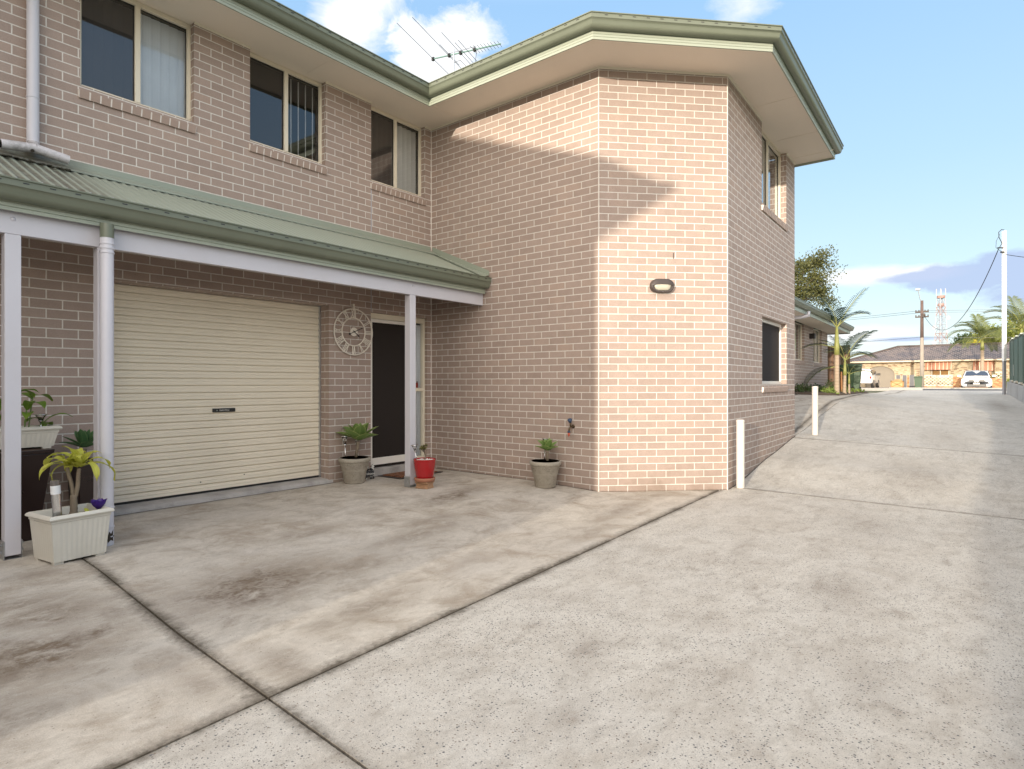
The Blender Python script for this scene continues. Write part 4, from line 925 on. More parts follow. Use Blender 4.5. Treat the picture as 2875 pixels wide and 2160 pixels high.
# small things behind the sidelight on the transom
t = thing('candle_jar', 'red glass candle jar with dark lid on the sidelight transom behind the post', 'candle', (6.105, 6.66, 1.245))
b = MB(); b.lathe([(0, 0), (.026, 0), (.029, .006), (.029, .075), (0, .075)], (6.108, 6.668, 1.2455), 20); b.build('jar', pmat('red_glass', (.45, .02, .01), .15, .05), t, smooth=False, auto=40)
b = MB(); b.lathe([(0, 0), (.026, 0), (.026, .018), (0, .018)], (6.108, 6.668, 1.3215), 20); b.build('lid', pmat('dark_lid', (.12, .02, .015), .3), t, auto=40)

# wall clock -----------------------------------------------------
CK = Vector((4.873, 6.512, 1.985)); t = thing('wall_clock', 'large open cream metal clock with Roman numerals on the brick pier', 'clock', tuple(CK))
CKM = pmat('clock_metal', (.76, .71, .63), .5, .06)
def P3(r, a): return Vector((CK.x + r * math.sin(a), CK.y, CK.z + r * math.cos(a)))
def ringm(mb, r, rr, n=64): 
    pts = [P3(r, 2 * math.pi * i / n) for i in range(n + 1)]; mb.tube(pts, rr, 6, cap=False)
b = MB(); ringm(b, .300, .0095); ringm(b, .182, .0085); pieces(b, 'ring', CKM, t, smooth=True)
b = MB()
for i in range(12):
    a = 2 * math.pi * (i + .5) / 12 + .04; b.tube([P3(.055, a), P3(.300, a)], .0014, 5)
pieces(b, 'spoke', pmat('dull_wire', (.30, .26, .22), .6), t)
NUM = ['XII', 'I', 'II', 'III', 'IIII', 'V', 'VI', 'VII', 'VIII', 'IX', 'X', 'XI']
b = MB()
for i, s_ in enumerate(NUM):
    a = 2 * math.pi * i / 12; wd = {'I': .019, 'V': .036, 'X': .040}; tw = sum(wd[c] for c in s_); o_ = -tw / 2
    rad = Vector((math.sin(a), 0, math.cos(a))); tan = Vector((math.cos(a), 0, -math.sin(a)))
    def Q(r, o): return CK + rad * r + tan * o
    for c in s_:
        w_ = wd[c]; l_, r_ = o_ + .003, o_ + w_ - .003; cc_ = o_ + w_ / 2
        if c == 'I': segs = [((.184, cc_), (.298, cc_))]
        elif c == 'V': segs = [((.298, l_), (.184, cc_)), ((.298, r_), (.184, cc_))]
        else: segs = [((.298, l_), (.184, r_)), ((.298, r_), (.184, l_))]
        for p, q in segs: b.tube([Q(*p), Q(*q)], .0060, 5)
        o_ += w_
b.build('numerals', CKM, t)
b = MB(); b.lathe([(0, .006), (.056, .006), (.058, 0), (0, 0)], tuple(CK + Vector((0, -.004, 0))), 32, axis=(0, -1, 0)); b.build('hub', CKM, t, auto=30)
b = MB(); off = Vector((0, -.016, 0))
for a, L, tail, w_ in ((R(66), .175, .075, .0050), (R(128), .115, .02, .0065)):
    d = Vector((math.sin(a), 0, math.cos(a))); b.tube([CK + off - d * tail, CK + off, CK + off + d * L * .7, CK + off + d * L], [w_, w_ * .9, w_, .001], 6)
    b.lathe([(0, .002), (w_ * 2.0, .001), (0, -.002)], tuple(CK + off + d * L * .72), 8, axis=(0, -1, 0))
b.lathe([(.010, 0), (.014, .002), (.014, -.002)], tuple(CK + off - Vector((math.sin(R(66)), 0, math.cos(R(66)))) * .08), 12, axis=(0, -1, 0)); b.lathe([(0, .004), (.010, 0)], tuple(CK + off), 12, axis=(0, -1, 0))
b.build('hands', BLACK, t)
b = MB(); b.box((CK.x - .010, CK.y - .004, CK.z + .30), (CK.x + .012, CK.y + .032, CK.z + .365)); b.tube([(CK.x, CK.y, CK.z + .345), (CK.x + .010, CK.y - .006, CK.z + .32), (CK.x + .012, CK.y - .006, CK.z + .28), (CK.x - .002, CK.y - .004, CK.z + .285)], .004, 6); b.build('hanging_strap', CKM, t)

# bulkhead lamp, tap, antenna, bollards --------------------------
def ovals(h, w, k, ex=3.0, n=40):
    out = []
    for i in range(n):
        q = 2 * math.pi * i / n; r = w - h; cx_ = r if math.cos(q) > 0 else -r
        out.append((cx_ * k + h * k * math.cos(q), h * k * math.sin(q)))
    return out
sB = 0.775; LCt = FB(sB, 0, 2.492); t = thing('bulkhead_lamp', 'dark brown oval bulkhead lamp with half-hooded diffuser on the chamfered brick corner', 'wall lamp', tuple(LCt))
LB = pmat('lamp_brown', (.055, .042, .038), .45, .08)
def ovl(mb, rings, cap=True, n=40):
    vs = []
    for (k, o) in rings:
        for (a, h) in ovals(.083, .145, k, n=n): vs.append(FB(sB + a, o, 2.492 + h))
    mb.add(vs, [(i*n+j, (i+1)*n+j, (i+1)*n+(j+1)%n, i*n+(j+1)%n) for i in range(len(rings)-1) for j in range(n)] + ([tuple(range((len(rings)-1)*n, len(rings)*n))[::-1]] if cap else []))
b = MB(); ovl(b, [(1.0, .001), (1.0, .045), (.97, .060), (.90, .068), (.74, .066), (.72, .050)], False); b.build('housing', LB, t, auto=35)
b = MB(); ovl(b, [(.74, .045), (.72, .062), (.60, .074), (.3, .080)], True); b.build('diffuser', pmat('frosted_glass', (.46, .43, .35), .3, .05), t, smooth=True)
b = MB(); n = 16; vs = []
for j in range(6):
    f_ = j / 5
    for i in range(n + 1):
        a = -1 + 2 * i / n; hh_ = .080 * math.sqrt(max(0, 1 - max(0, abs(a) * .140 - .062) ** 2 / .083 ** 2)); lo = .012 - .018 * (abs(a) ** 3)
        vs.append(FB(sB + a * .136, .086 - .016 * a ** 4 - .020 * f_ ** 2, 2.492 + lo + (hh_ - lo) * f_))
b.add(vs, [(j*(n+1)+i, (j+1)*(n+1)+i, (j+1)*(n+1)+i+1, j*(n+1)+i+1) for j in range(5) for i in range(n)]); b.build('hood', LB, t, smooth=True)
b = MB()
for a, h in ((-.128, .006), (0, -.074), (.128, .006)): b.lathe([(0, .003), (.0045, 0)], tuple(FB(sB + a, .067, 2.492 + h)), 8, axis=tuple((FB(0, 1, 0) - FB(0, 0, 0))[:]))
pieces(b, 'screw', CHROME, t)
b = MB(); sv = FB(.95, 0, 2.82); b.tube([FB(.93, .004, 2.83), FB(.93, .004, 2.90)], .004, 6); tag(b.build('cable_stub', BLACK), 'short black cable stub poking out of the bricks above the bulkhead lamp', 'cable')
# garden tap on the side wall, below lies its stain
TY = 4.035; t = thing('garden_tap', 'weathered brass garden tap with blue and orange hose fittings on the side wall', 'tap', (6.3, TY, .78))
BRASS = pmat('aged_brass', (.12, .085, .05), .45, .3, 30, metal=.6); BLUE = pmat('blue_plastic', (.03, .06, .12), .4, .1); ORANGE = pmat('orange_plastic', (.55, .10, .05), .45, .1)
b = MB(); X = 6.3
b.tube([(X, TY, .78), (X - .05, TY, .78), (X - .085, TY + .002, .765), (X - .098, TY + .002, .73)], [.013, .012, .013, .011], 12)
b.lathe([(0, 0), (.024, 0), (.024, .006), (0, .006)], (X - .006, TY, .78), 16, axis=(1, 0, 0)); b.tube([(X - .062, TY, .78), (X - .070, TY, .83)], [.013, .009], 10); b.build('body', BRASS, t, smooth=True)
b = MB(); b.lathe([(0, 0), (.020, .002), (.022, .012), (.030, .030), (.028, .042), (.012, .048), (0, .048)], (X - .070, TY, .835), 16, axis=(-.55, -.1, 1)); b.build('handle', BLUE, t, smooth=True)
b = MB(); b.lathe([(.015, 0), (.018, -.004), (.018, -.018), (.015, -.022)], (X - .099, TY + .002, .730), 14); b.build('collar', BLUE, t, smooth=True)
b = MB(); b.lathe([(.013, 0), (.015, -.003), (.015, -.020), (.011, -.026), (.008, -.045), (0, -.045)], (X - .099, TY + .002, .708), 14); b.build('hose_connector', ORANGE, t, smooth=True)
# bollards
m = NT('bollard_paint'); v = m.obj(); c = m.mix(m.ramp(m.noise(3, 4, .6, v), [(.4, 0), (.7, .25)]), (.66, .61, .56), (.46, .40, .34)); m.bsdf(c, .5); BOL = m.mat
def bollard(x, y, label):
    z = gz(x, y); t = thing('bollard', label, 'bollard', (x, y, z), 'pink white bollards beside the end wall')
    b = MB(); b.lathe([(.049, -.05), (.049, .815), (.048, .818)], (x, y, z), 32); b.build('post', BOL, t, smooth=False, auto=40)
    b = MB(); b.lathe([(.048, .818), (.052, .820), (.052, .832), (.046, .842), (.022, .848), (0, .849)], (x, y, z), 32); b.build('cap', BOL, t, auto=40)
bollard(7.655, 2.440, 'pale pinkish bollard standing at the near corner of the end wall'); bollard(11.55, 2.40, 'pale pinkish bollard standing past the far end of the brick wall')
# television antenna
az_ = lambda u, Z: Vector((*tob((u - 1437.5) / 1690 * Z, Z), 0))
L0 = Vector((*tob(-1.31, 10), 6.70)); dB = Vector((*tob(.93, -.368), 0)); dE = Vector((*tob(-.382, -.924), 0))
t = thing('tv_antenna', 'rooftop television antenna with long angled rods and green boom above the gutter', 'antenna', (L0.x + dB.x * .38, L0.y + dB.y * .38, 5.7))
GB = pmat('antenna_boom', (.10, .19, .17), .4, .1, metal=.4); AL = pmat('antenna_rod', (.12, .14, .16), .35, .1, metal=.7)
b = MB(); b.tube([L0 - dB * .02, L0 + dB * 1.22], .011, 4); b.build('boom', GB, t)
mp_ = L0 + dB * .38; b = MB(); b.tube([(mp_.x, mp_.y, 5.55), (mp_.x + .01, mp_.y, 6.2), (mp_.x, mp_.y, 6.79)], .013, 8); b.build('mast', GALV, t)
for (tt, a, c_) in ((0, 1.08, .70), (.29, 1.12, .62), (.31, .34, .34), (.50, .62, .50), (.56, .30, .42), (.64, .34, .36)):
    b = MB(); p = L0 + dB * tt; b.tube([p + dE * a, p - dE * c_], .0042, 5); b.build('rod', AL, t)
b = MB()
for i in range(9):
    p = L0 + dB * (.74 + i * .057); h_ = .125 - .004 * i; b.tube([p + dE * h_, p - dE * h_], .0036, 5)
pieces(b, 'short_rod', AL, t)
b = MB()
for tt in (0, .30, .51, .76): p = L0 + dB * tt; b.box((p.x - .02, p.y - .02, p.z - .028), (p.x + .02, p.y + .02, p.z + .024))
b.tube([L0 + dB * .30 + Vector((0, 0, .03)), L0 + dB * .52 + Vector((0, 0, .035)), L0 + dB * .78 + Vector((0, 0, .05))], .003, 5); pieces(b, 'insulator', BLACK, t)
b = MB(); q = L0 + dB * .80 + Vector((0, 0, -.02)); b.tube([q, q + dB * -.04 + Vector((0, 0, -.24)), q - dB * .10 + Vector((0, 0, -.32)), mp_ + dB * .12 + Vector((0, 0, -.12)), mp_ + Vector((0, 0, -.14)), mp_ + Vector((0, 0, -.5))], .0035, 5); b.build('cable', BLACK, t)

# plants in the planter boxes ------------------------------------
t = thing('dracaena', 'yellow-green dracaena with drooping leaves and two ringed stems in the planter box', 'plant', (1.44, 5.26, zP + .29), None)
rnd = random.Random(12); b = MB(); B0 = Vector((1.445, 5.245, zP + .28)); H1 = B0 + Vector((.012, 0, .17))
def ringed(mb, a, c_, r0, r1, n=22):
    pts, rr = [], []
    for i in range(n + 1):
        f_ = i / n; pts.append(a.lerp(c_, f_) + Vector((.004 * math.sin(f_ * 5), 0, 0))); rr.append((r0 + (r1 - r0) * f_) * (1 + .10 * (i % 2)))
    mb.tube(pts, rr, 12)
ringed(b, B0, H1, .024, .021, 12); S1 = H1 + Vector((-.028, .045, .20)); S2 = H1 + Vector((.032, -.004, .19))
ringed(b, H1 + Vector((-.006, .01, -.01)), S1, .013, .012); ringed(b, H1 + Vector((.006, 0, -.01)), S2, .014, .012); b.build('stem', BARK, t, smooth=True)
l = MB(); wp = lambda q: (.30 + .70 * math.sin(math.pi * min(1, q * .75 + .18))) * (1 if q < .8 else max(.03, 1 - ((q - .8) / .2) ** 1.5))
for S, n, ph_, sc__ in ((S2, 13, .2, 1.0), (S1, 8, 1.3, .85)):
    for i in range(n):
        k = i / (n - 1); az = ph_ + i * 2.39996 + rnd.uniform(-.2, .2); el = R(18) + k * R(58); L = sc__ * (.31 - .12 * k) * rnd.uniform(.8, 1.15)
        blade(l, S + Vector((math.cos(az) * .006, math.sin(az) * .006, .01 + k * .02)), az, el, L, .060 * rnd.uniform(.8, 1.15), rnd.uniform(2.1, 3.4) * (1 - .55 * k), rnd.uniform(-.5, .5), 12, .10, wp, cup=.22, seed=i)
l.build('leaves', YLEAF, t, smooth=True)
t = thing('seedling', 'small yellow-green seedling at the foot of the dracaena', 'plant', (1.53, 5.20, zP + .29)); l = MB()
for i in range(7): blade(l, (1.53, 5.185, zP + .285), i * 2.4, rnd.uniform(.3, 1.2), .085, .032, .9, 0, 7, .08, wp, cup=.2, seed=i)
l.build('leaves', YLEAF, t, smooth=True)
t = thing('solar_bollard', 'stainless steel solar light with frosted band leaning in the planter box', 'solar light', (1.33, 5.22, zP + .29))
ax = Vector((-.055, .03, 1)).normalized(); B_ = Vector((1.345, 5.195, zP + .275)); b = MB(); b.lathe([(.028, .015), (.028, .205)], B_, 24, axis=ax); b.build('body', CHROME, t, auto=40)
b = MB(); b.lathe([(.030, .205), (.0302, .265)], B_, 24, axis=ax); b.build('diffuser', pmat('frosted_band', (.74, .76, .78), .35, .02), t, auto=40)
b = MB(); b.lathe([(.028, .265), (.028, .300), (.023, .304), (0, .305)], B_, 24, axis=ax); b.lathe([(.022, 0), (.022, .026)], B_, 18, axis=ax); b.build('cap', pmat('smoky_cap', (.22, .20, .19), .15, .05, metal=.5), t, auto=40)
t = thing('tulip_ornament', 'purple plastic tulip ornament at the right end of the planter box', 'ornament', (1.60, 5.24, zP + .28))
b = MB(); b.tube([(1.60, 5.22, zP + .28), (1.602, 5.22, zP + .335)], .004, 6); b.build('stem', TERRA, t)
l = MB(); PU = leaf_mat('purple_plastic', (.045, .02, .20), (.09, .035, .32), None, .25, .3, False)
for i in range(6): blade(l, (1.602 + .006 * math.cos(i * 1.05), 5.22 + .006 * math.sin(i * 1.05), zP + .325), i * 1.047, R(38), .088, .062, -.95, 0, 8, 0, lambda q: .45 + .55 * math.sin(math.pi * min(1, q * .8 + .1)) if q < .93 else .35, cup=.5, seed=i)
l.build('petals', PU, t, smooth=True)
t = thing('leafy_plant', 'broad-leaved green plant in the trough planter behind the carport post', 'plant', (1.30, 6.15, .93)); l = MB(); b = MB(); rnd = random.Random(31)
lp = lambda q: max(.05, math.sin(math.pi * (q * .93 + .05)) ** .8)
for i, (dx, dy, h_) in enumerate(((-.16, 0, .16), (-.06, .03, .26), (.06, -.02, .22), (.15, .01, .10), (-.22, .02, .06), (.10, .04, .30), (0, -.03, .34))):
    p = Vector((1.30 + dx, 6.15 + dy, .91)); q = p + Vector((dx * .25, -.02, h_)); b.tube([p, q], .005, 6)
    for j in range(3):
        az = rnd.uniform(0, 6.28); blade(l, q - Vector((0, 0, .03 * j)), az, rnd.uniform(.1, .9), rnd.uniform(.15, .23), .075, rnd.uniform(1.0, 1.9), rnd.uniform(-.3, .3), 10, .05, lp, cup=.22, seed=i * 3 + j)
b.build('stem', pmat('green_stem', (.12, .20, .05), .6), t); l.build('leaves', GLEAF, t, smooth=True)
stake_light((1.475, 6.15), .912, .145, 'solar stake light standing in the trough planter behind the post', (.0, 0), 1.1)
# ---------------------------------------------------------------- fence and retaining wall on the right
FP0 = Vector((-16.5, -2.22)); FP1 = Vector((36.3, -.62))
fy = lambda x: -1.76 + (x - 0) * .0314
FGREEN = pmat('dark_green_steel', (.045, .085, .062), .45, .08, 2)
rw = MB(); n = 60; vs = []
def wall_top(x): return gz(x, fy(x)) + (.20 if x < 6 else .20 + min(1, (x - 6) / 8) * .36)
for i in range(n + 1):
    x = -16.5 + (36.6 + 16.5) * i / n; y = fy(x); g_ = gz(x, y)
    vs += [(x, y, g_ - .2), (x, y, wall_top(x)), (x, y - .02, wall_top(x) + .008), (x, y - .18, wall_top(x) + .008), (x, y - .2, g_ - .2)]
rw.add(vs, [(i*5+j, i*5+(j+1)%5, (i+1)*5+(j+1)%5, (i+1)*5+j) for i in range(n) for j in range(5)] + [(0, 1, 2, 3, 4), tuple(range(n*5, n*5+5))[::-1]])
tag(rw.build('retaining_wall', CONC_W), 'low stained concrete retaining wall under the green fence', 'wall')
ft = thing('steel_fence', 'dark green steel panel fence stepping up the driveway on the concrete wall', 'fence', (36.3, fy(36.3) - .1, .8))
x = -16.5; k = 0
while x < 36.2:
    x2 = min(x + 2.38, 36.4); zb = max(wall_top(x), wall_top(x2)) + .06; ya, yb = fy(x) - .10, fy(x2) - .10; zt = zb + (1.80 if x > 6 else 1.72)
    b = MB(); nn_ = 48; pts = []
    for i in range(nn_ + 1):
        f_ = i / nn_; c_ = (i % 6); o = (-.012, -.012, .0, .012, .012, .0)[c_]; pts.append((x + (x2 - x) * f_, ya + (yb - ya) * f_ + o))
    b.add([(p[0], p[1], zb) for p in pts] + [(p[0], p[1], zt) for p in pts], [(i, i+1, nn_+2+i, nn_+1+i) for i in range(nn_)]); b.build('panel', FGREEN, ft)
    b = MB(); b.box((x + .01, min(ya, yb) - .02, zt - .02), (x2 - .01, max(ya, yb) + .02, zt + .022)); b.build('top_rail', pmat('fence_cap', (.30, .34, .30), .4) if k == 0 else bpy.data.materials['fence_cap'], ft)
    b = MB(); b.box((x + .01, min(ya, yb) - .02, zb - .05), (x2 - .01, max(ya, yb) + .022, zb + .02)); b.build('plinth', pmat('fence_plinth', (.55, .52, .45), .6) if k == 0 else bpy.data.materials['fence_plinth'], ft)
    b = MB(); b.box((x - .028, ya - .03, wall_top(x) - .05), (x + .028, ya + .03, zt + .03)); b.build('post', FGREEN, ft)
    x += 2.38; k += 1
ns = MB(); ns.box((33.6, fy(33.6) - .085, 1.62), (33.9, fy(33.6) - .075, 2.10)); tag(ns.build('fence_notice', WHITE), 'small white notice plate on the end panel of the green fence', 'notice')

# ---------------------------------------------------------------- next unit up the driveway
n2 = thing('brick_unit', 'single-storey pinkish brick unit with green gutter behind the palms', 'house', (14.2, 4.3, 1.0))
UA, UB, UC, UD = Vector((13.2, 4.05)), Vector((22.8, 4.35)), Vector((22.5, 14)), Vector((13.0, 14)); U2 = Frame(UA, UB); ST = 3.02
a_ = lambda x: (x - UA.x)
W2 = [(a_(17.2), a_(19.0), 1.95, ST, .1), (a_(20.35), a_(21.75), 1.95, ST, .1)]
b = MB(); wallface(b, UA, UB, .3, ST, W2); wallface(b, UB, UC, .3, ST); wallface(b, UC, UD, .3, ST); wallface(b, UD, UA, .3, ST); b.build('wall', BRICK, n2)
window(n2, U2, *W2[0][:4], rec=.09); window(n2, U2, *W2[1][:4], rec=.09, blind=(.45, .98, .3, .09, CURTAIN), screen=(0,))
E2 = [(12.6, 3.44), (23.25, 3.75), (22.9, 14.6), (12.4, 14.6)]; e2w = [UA, UB, UC, UD]
b = MB()
for i in range(4):
    a, c = E2[i], E2[(i+1) % 4]; d, e_ = e2w[(i+1) % 4], e2w[i]; b.quad((*a, ST), (*c, ST), (d.x, d.y, ST), (e_.x, e_.y, ST))
b.build('soffit', SOFFIT, n2)
b = MB(); P_ = E2 + [E2[0]]; b.sweep(P_, [(0, ST - .035), (.016, ST - .035), (.016, ST + .10), (0, ST + .10)]); b.build('fascia', FASCIA, n2)
b = MB(); b.sweep(P_, GUT, ST - .035); b.build('gutter', GREEN, n2, auto=35)
b = MB(); t2 = math.tan(R(22)); h2 = ST + .19; rz = h2 + 5.3 * t2
b.add([(12.55, 3.40, h2), (23.3, 3.71, h2), (22.95, 14.65, h2), (12.35, 14.65, h2), (17.6, 9.1, rz), (18.0, 9.1, rz)], [(0, 1, 5, 4), (1, 2, 5), (2, 3, 4, 5), (3, 0, 4)]); b.build('roof', GREEN, n2)
b = MB(); b.tube([(15.9, 3.45, ST + .03), (15.9, 3.45, ST - .06), (15.88, 3.60, ST - .10), (15.7, 3.95, ST - .12), (15.6, 4.05, ST - .2), (15.6, 4.07, .9)], .045, 12); b.build('downpipe', PIPE, n2, smooth=True)
b = MB(); p = U2(a_(19.75), .0, 2.70); b.box((p.x - .05, p.y - .16, 2.64), (p.x + .05, p.y + .005, 2.80)); tag(b.build('wall_light', BLACK, None, bevel=.02), 'small black outdoor light between the windows of the next unit', 'wall lamp')
# garden bed before it
BED = pmat('garden_soil', (.08, .055, .035), .95, .4, 3, 1)
b = MB(); vs = []; nx_ = 24
for i in range(nx_ + 1):
    x = 16.6 + 7.2 * i / nx_; y0_ = 3.25 + .65 * max(0, min(1, (19.3 - x) / 2.4)) ** 1.5
    for f_ in (0, .08, .5, 1): y = y0_ + (4.25 - y0_) * f_; vs.append((x, y, gz(x, y) + (.0 if f_ == 0 else .05) + .004))
b.add(vs, [(i*4+j, (i+1)*4+j, (i+1)*4+j+1, i*4+j+1) for i in range(nx_) for j in range(3)]); struct(b.build('garden_bed', BED))
GCOV = leaf_mat('ground_cover_leaf', (.10, .17, .035), (.26, .32, .07), None, .6, .3, False)
SHR = leaf_mat('shrub_leaf', (.045, .085, .025), (.10, .15, .045), None, .5, .3, False)
def clump(mb, c, r, h, n, size, rnd, lo=0.0):
    for i in range(n):
        a = rnd.uniform(0, 6.28); q = math.sqrt(rnd.random()); z = rnd.random()
        p = Vector((c[0] + r[0] * q * math.cos(a), c[1] + r[1] * q * math.sin(a), c[2] + lo + h * z * (1 - .5 * q)))
        n_ = Vector((rnd.uniform(-1, 1), rnd.uniform(-1, 1), rnd.uniform(-.2, 1))).normalized(); u = n_.orthogonal().normalized(); u.rotate(Matrix.Rotation(rnd.uniform(0, 6.28), 3, n_)); w_ = n_.cross(u); s = size * rnd.uniform(.6, 1.4)
        mb.add([p - u * s, p - w_ * s * .45, p + u * s, p + w_ * s * .45], [(0, 1, 2, 3)], [[(.5, 0), (0, .5), (.5, .8), (1, .5)]])
rnd = random.Random(41); b = MB()
for i in range(26):
    x = rnd.uniform(18.8, 22.8); y = 3.45 + rnd.uniform(0, .45); clump(b, (x, y, gz(x, y) + .02), (.45, .25), .14, 55, .045, rnd)
struct(b.build('ground_cover', GCOV), 'stuff')
SH0 = None
for i, (x, y, r, h) in enumerate(((17.3, 4.02, .22, .26), (17.9, 4.0, .26, .30), (18.5, 3.98, .25, .24), (19.1, 3.95, .28, .26), (19.8, 3.95, .28, .22), (21.4, 4.0, .35, .42))):
    s = thing('shrub', ('dark low shrub at the near end of the bed by the next unit', 'second dark shrub of the bed along the next unit wall', 'small shrub under the near window of the next unit', 'reddish-green shrub under the unit wall behind the bollard', 'low shrub just left of the tall palm', 'taller shrub directly behind the palm trunk')[i], 'shrub', (x, y, gz(x, y)), 'low shrubs along the unit wall')
    b = MB(); clump(b, (x, y, gz(x, y)), (r, .16), h, 240, .028, rnd, .03); b.build('foliage', SHR, s)
    b = MB(); [b.tube([(x, y, gz(x, y)), (x + rnd.uniform(-r, r) * .6, y + rnd.uniform(-.2, .2), gz(x, y) + h * .7)], .008, 5) for _ in range(5)]; b.build('stem', BARK, s)

# ---------------------------------------------------------------- palms
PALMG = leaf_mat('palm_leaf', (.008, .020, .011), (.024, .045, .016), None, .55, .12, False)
PALMY = leaf_mat('yellow_palm_leaf', (.09, .12, .035), (.20, .22, .07), None, .5, .3, False)  # yellow-green fronds of the palms across the street
CROWN = pmat('palm_crownshaft', (.24, .25, .075), .5, .2, 6); 
m = NT('palm_trunk'); v = m.obj(); s = m.n('ShaderNodeSeparateXYZ'); m.l(v, s.inputs[0]); rg = m.math('FRACT', m.math('MULTIPLY', m.math('ADD', s.outputs[2], m.math('MULTIPLY', m.noise(5, 2, .5, v), .03)), 11)); c = m.mix(m.ramp(rg, [(.0, .9), (.14, 0)]), m.mix(m.noise(4, 4, .6, v), (.30, .25, .18), (.44, .33, .24)), (.16, .11, .07)); m.bsdf(c, .85); TRUNK = m.mat
def frond(root, base, az, el, L, droop, nl, ll, mat, lw=.022, twist=0, curl=0, hang=.5, seed=0):
    """one palm frond: rachis (part) with two ranks of leaflets (sub-part)"""
    rnd = random.Random(seed); pts = []; p = Vector(base); n = 16
    for i in range(n + 1):
        f_ = i / n; e_ = el - droop * f_ ** 1.3; a = az + curl * f_; pts.append(p.copy()); p += Vector((math.cos(a) * math.cos(e_), math.sin(a) * math.cos(e_), math.sin(e_))) * (L / n)
    r = MB(); r.tube(pts, [.022 * L / 2 * (1 - .85 * i / n) + .003 for i in range(n + 1)], 6); fr = r.build('frond', CROWN, root, smooth=True)
    l = MB()
    for i in range(nl):
        f_ = .16 + .84 * (i + .5) / nl; k = f_ * n; j = min(int(k), n - 1); q = pts[j].lerp(pts[j+1], k - j); tan = (pts[j+1] - pts[j]).normalized(); side = tan.cross(Vector((0, 0, 1))).normalized(); up = side.cross(tan)
        le = ll * (math.sin(math.pi * min(1, f_ * .80 + .12)) ** .6) * rnd.uniform(.9, 1.08)
        for s_ in (-1, 1):
            d = (side * s_ * 1.0 + tan * (.55 + .6 * f_) + up * (.32 + twist * s_)).normalized(); m1 = q + d * le * .55; d2 = (d - Vector((0, 0, hang * rnd.uniform(.7, 1.3)))).normalized(); m2 = m1 + d2 * le * .5
            w_ = tan * lw * .5
            l.add([q - w_ * .5, q + w_ * .5, m1 + w_, m1 - w_, m2], [(0, 1, 2, 3), (3, 2, 4)], [[(.3, 0), (.7, 0), (1, .5), (0, .5)], [(0, .5), (1, .5), (.5, .85)]])
    l.build('leaflets', mat, fr)
def palm(x, y, z, h, r0, r1, shaft, fronds, label, mat, cat='palm tree', group=None, lean=(0, 0)):
    t = thing('palm_tree', label, cat, (x, y, z), group); top = Vector((x + lean[0], y + lean[1], z + h)); b = MB()
    b.tube([(x, y, z - .05), (x, y, z + .06), (x + lean[0] * .3, y + lean[1] * .3, z + h * .5), top], [r0 * 1.35, r0 * 1.1, r0, r1], 14); b.build('trunk', TRUNK, t, smooth=True)
    s = MB(); tp_ = top + Vector((lean[0] * .2, lean[1] * .2, shaft)); s.tube([top - Vector((0, 0, .02)), top + Vector((0, 0, shaft * .3)), tp_], [r1 * 1.25, r1 * 1.15, r1 * .55], 12); s.build('crownshaft', CROWN, t, smooth=True)
    for i, f_ in enumerate(fronds):
        a, el, L, dr, nl, ll = f_[:6]; frond(t, tp_ - Vector((0, 0, .04 + .25 * shaft * (f_[6] if len(f_) > 6 else 0))), a, el, L, dr, nl, ll, mat, lw=.032 * ll / .5, seed=i)
    return t
cdir = lambda deg: A0 - R(90) + R(deg)          # compass for fronds: 0 = towards picture right, 90 = away
px, py = at(2349.5, 17.0); pz = gz(px, py) + .03
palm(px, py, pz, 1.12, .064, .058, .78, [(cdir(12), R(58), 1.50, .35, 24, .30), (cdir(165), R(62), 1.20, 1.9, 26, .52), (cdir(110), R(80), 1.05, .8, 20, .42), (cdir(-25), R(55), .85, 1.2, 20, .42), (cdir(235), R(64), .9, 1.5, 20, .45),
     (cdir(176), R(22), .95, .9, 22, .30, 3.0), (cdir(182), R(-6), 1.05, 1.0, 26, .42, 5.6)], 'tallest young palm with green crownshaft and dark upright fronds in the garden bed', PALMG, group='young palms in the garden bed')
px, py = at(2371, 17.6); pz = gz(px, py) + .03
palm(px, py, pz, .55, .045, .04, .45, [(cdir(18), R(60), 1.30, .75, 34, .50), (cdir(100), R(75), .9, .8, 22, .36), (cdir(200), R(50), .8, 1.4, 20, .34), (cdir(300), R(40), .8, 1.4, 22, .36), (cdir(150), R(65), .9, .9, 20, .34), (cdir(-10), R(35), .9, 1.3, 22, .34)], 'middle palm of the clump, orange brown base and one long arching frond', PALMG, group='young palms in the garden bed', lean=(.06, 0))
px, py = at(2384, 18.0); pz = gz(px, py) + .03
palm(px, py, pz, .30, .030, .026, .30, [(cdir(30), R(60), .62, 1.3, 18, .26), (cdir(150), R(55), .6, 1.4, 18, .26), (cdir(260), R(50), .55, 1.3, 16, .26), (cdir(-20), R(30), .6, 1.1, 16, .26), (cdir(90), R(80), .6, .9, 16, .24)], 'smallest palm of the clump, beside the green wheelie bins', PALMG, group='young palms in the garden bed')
px, py = at(2361, 18.2); pz = gz(px, py) + .03
b = MB(); b.tube([(px, py, pz - .03), (px, py, pz + .3), (px + .01, py, pz + .62)], [.055, .045, .035], 10); tag(b.build('palm_stump', pmat('orange_brown_bark', (.33, .16, .07), .9, .3, 8)), 'short reddish brown palm stump between the palms of the bed', 'stump')
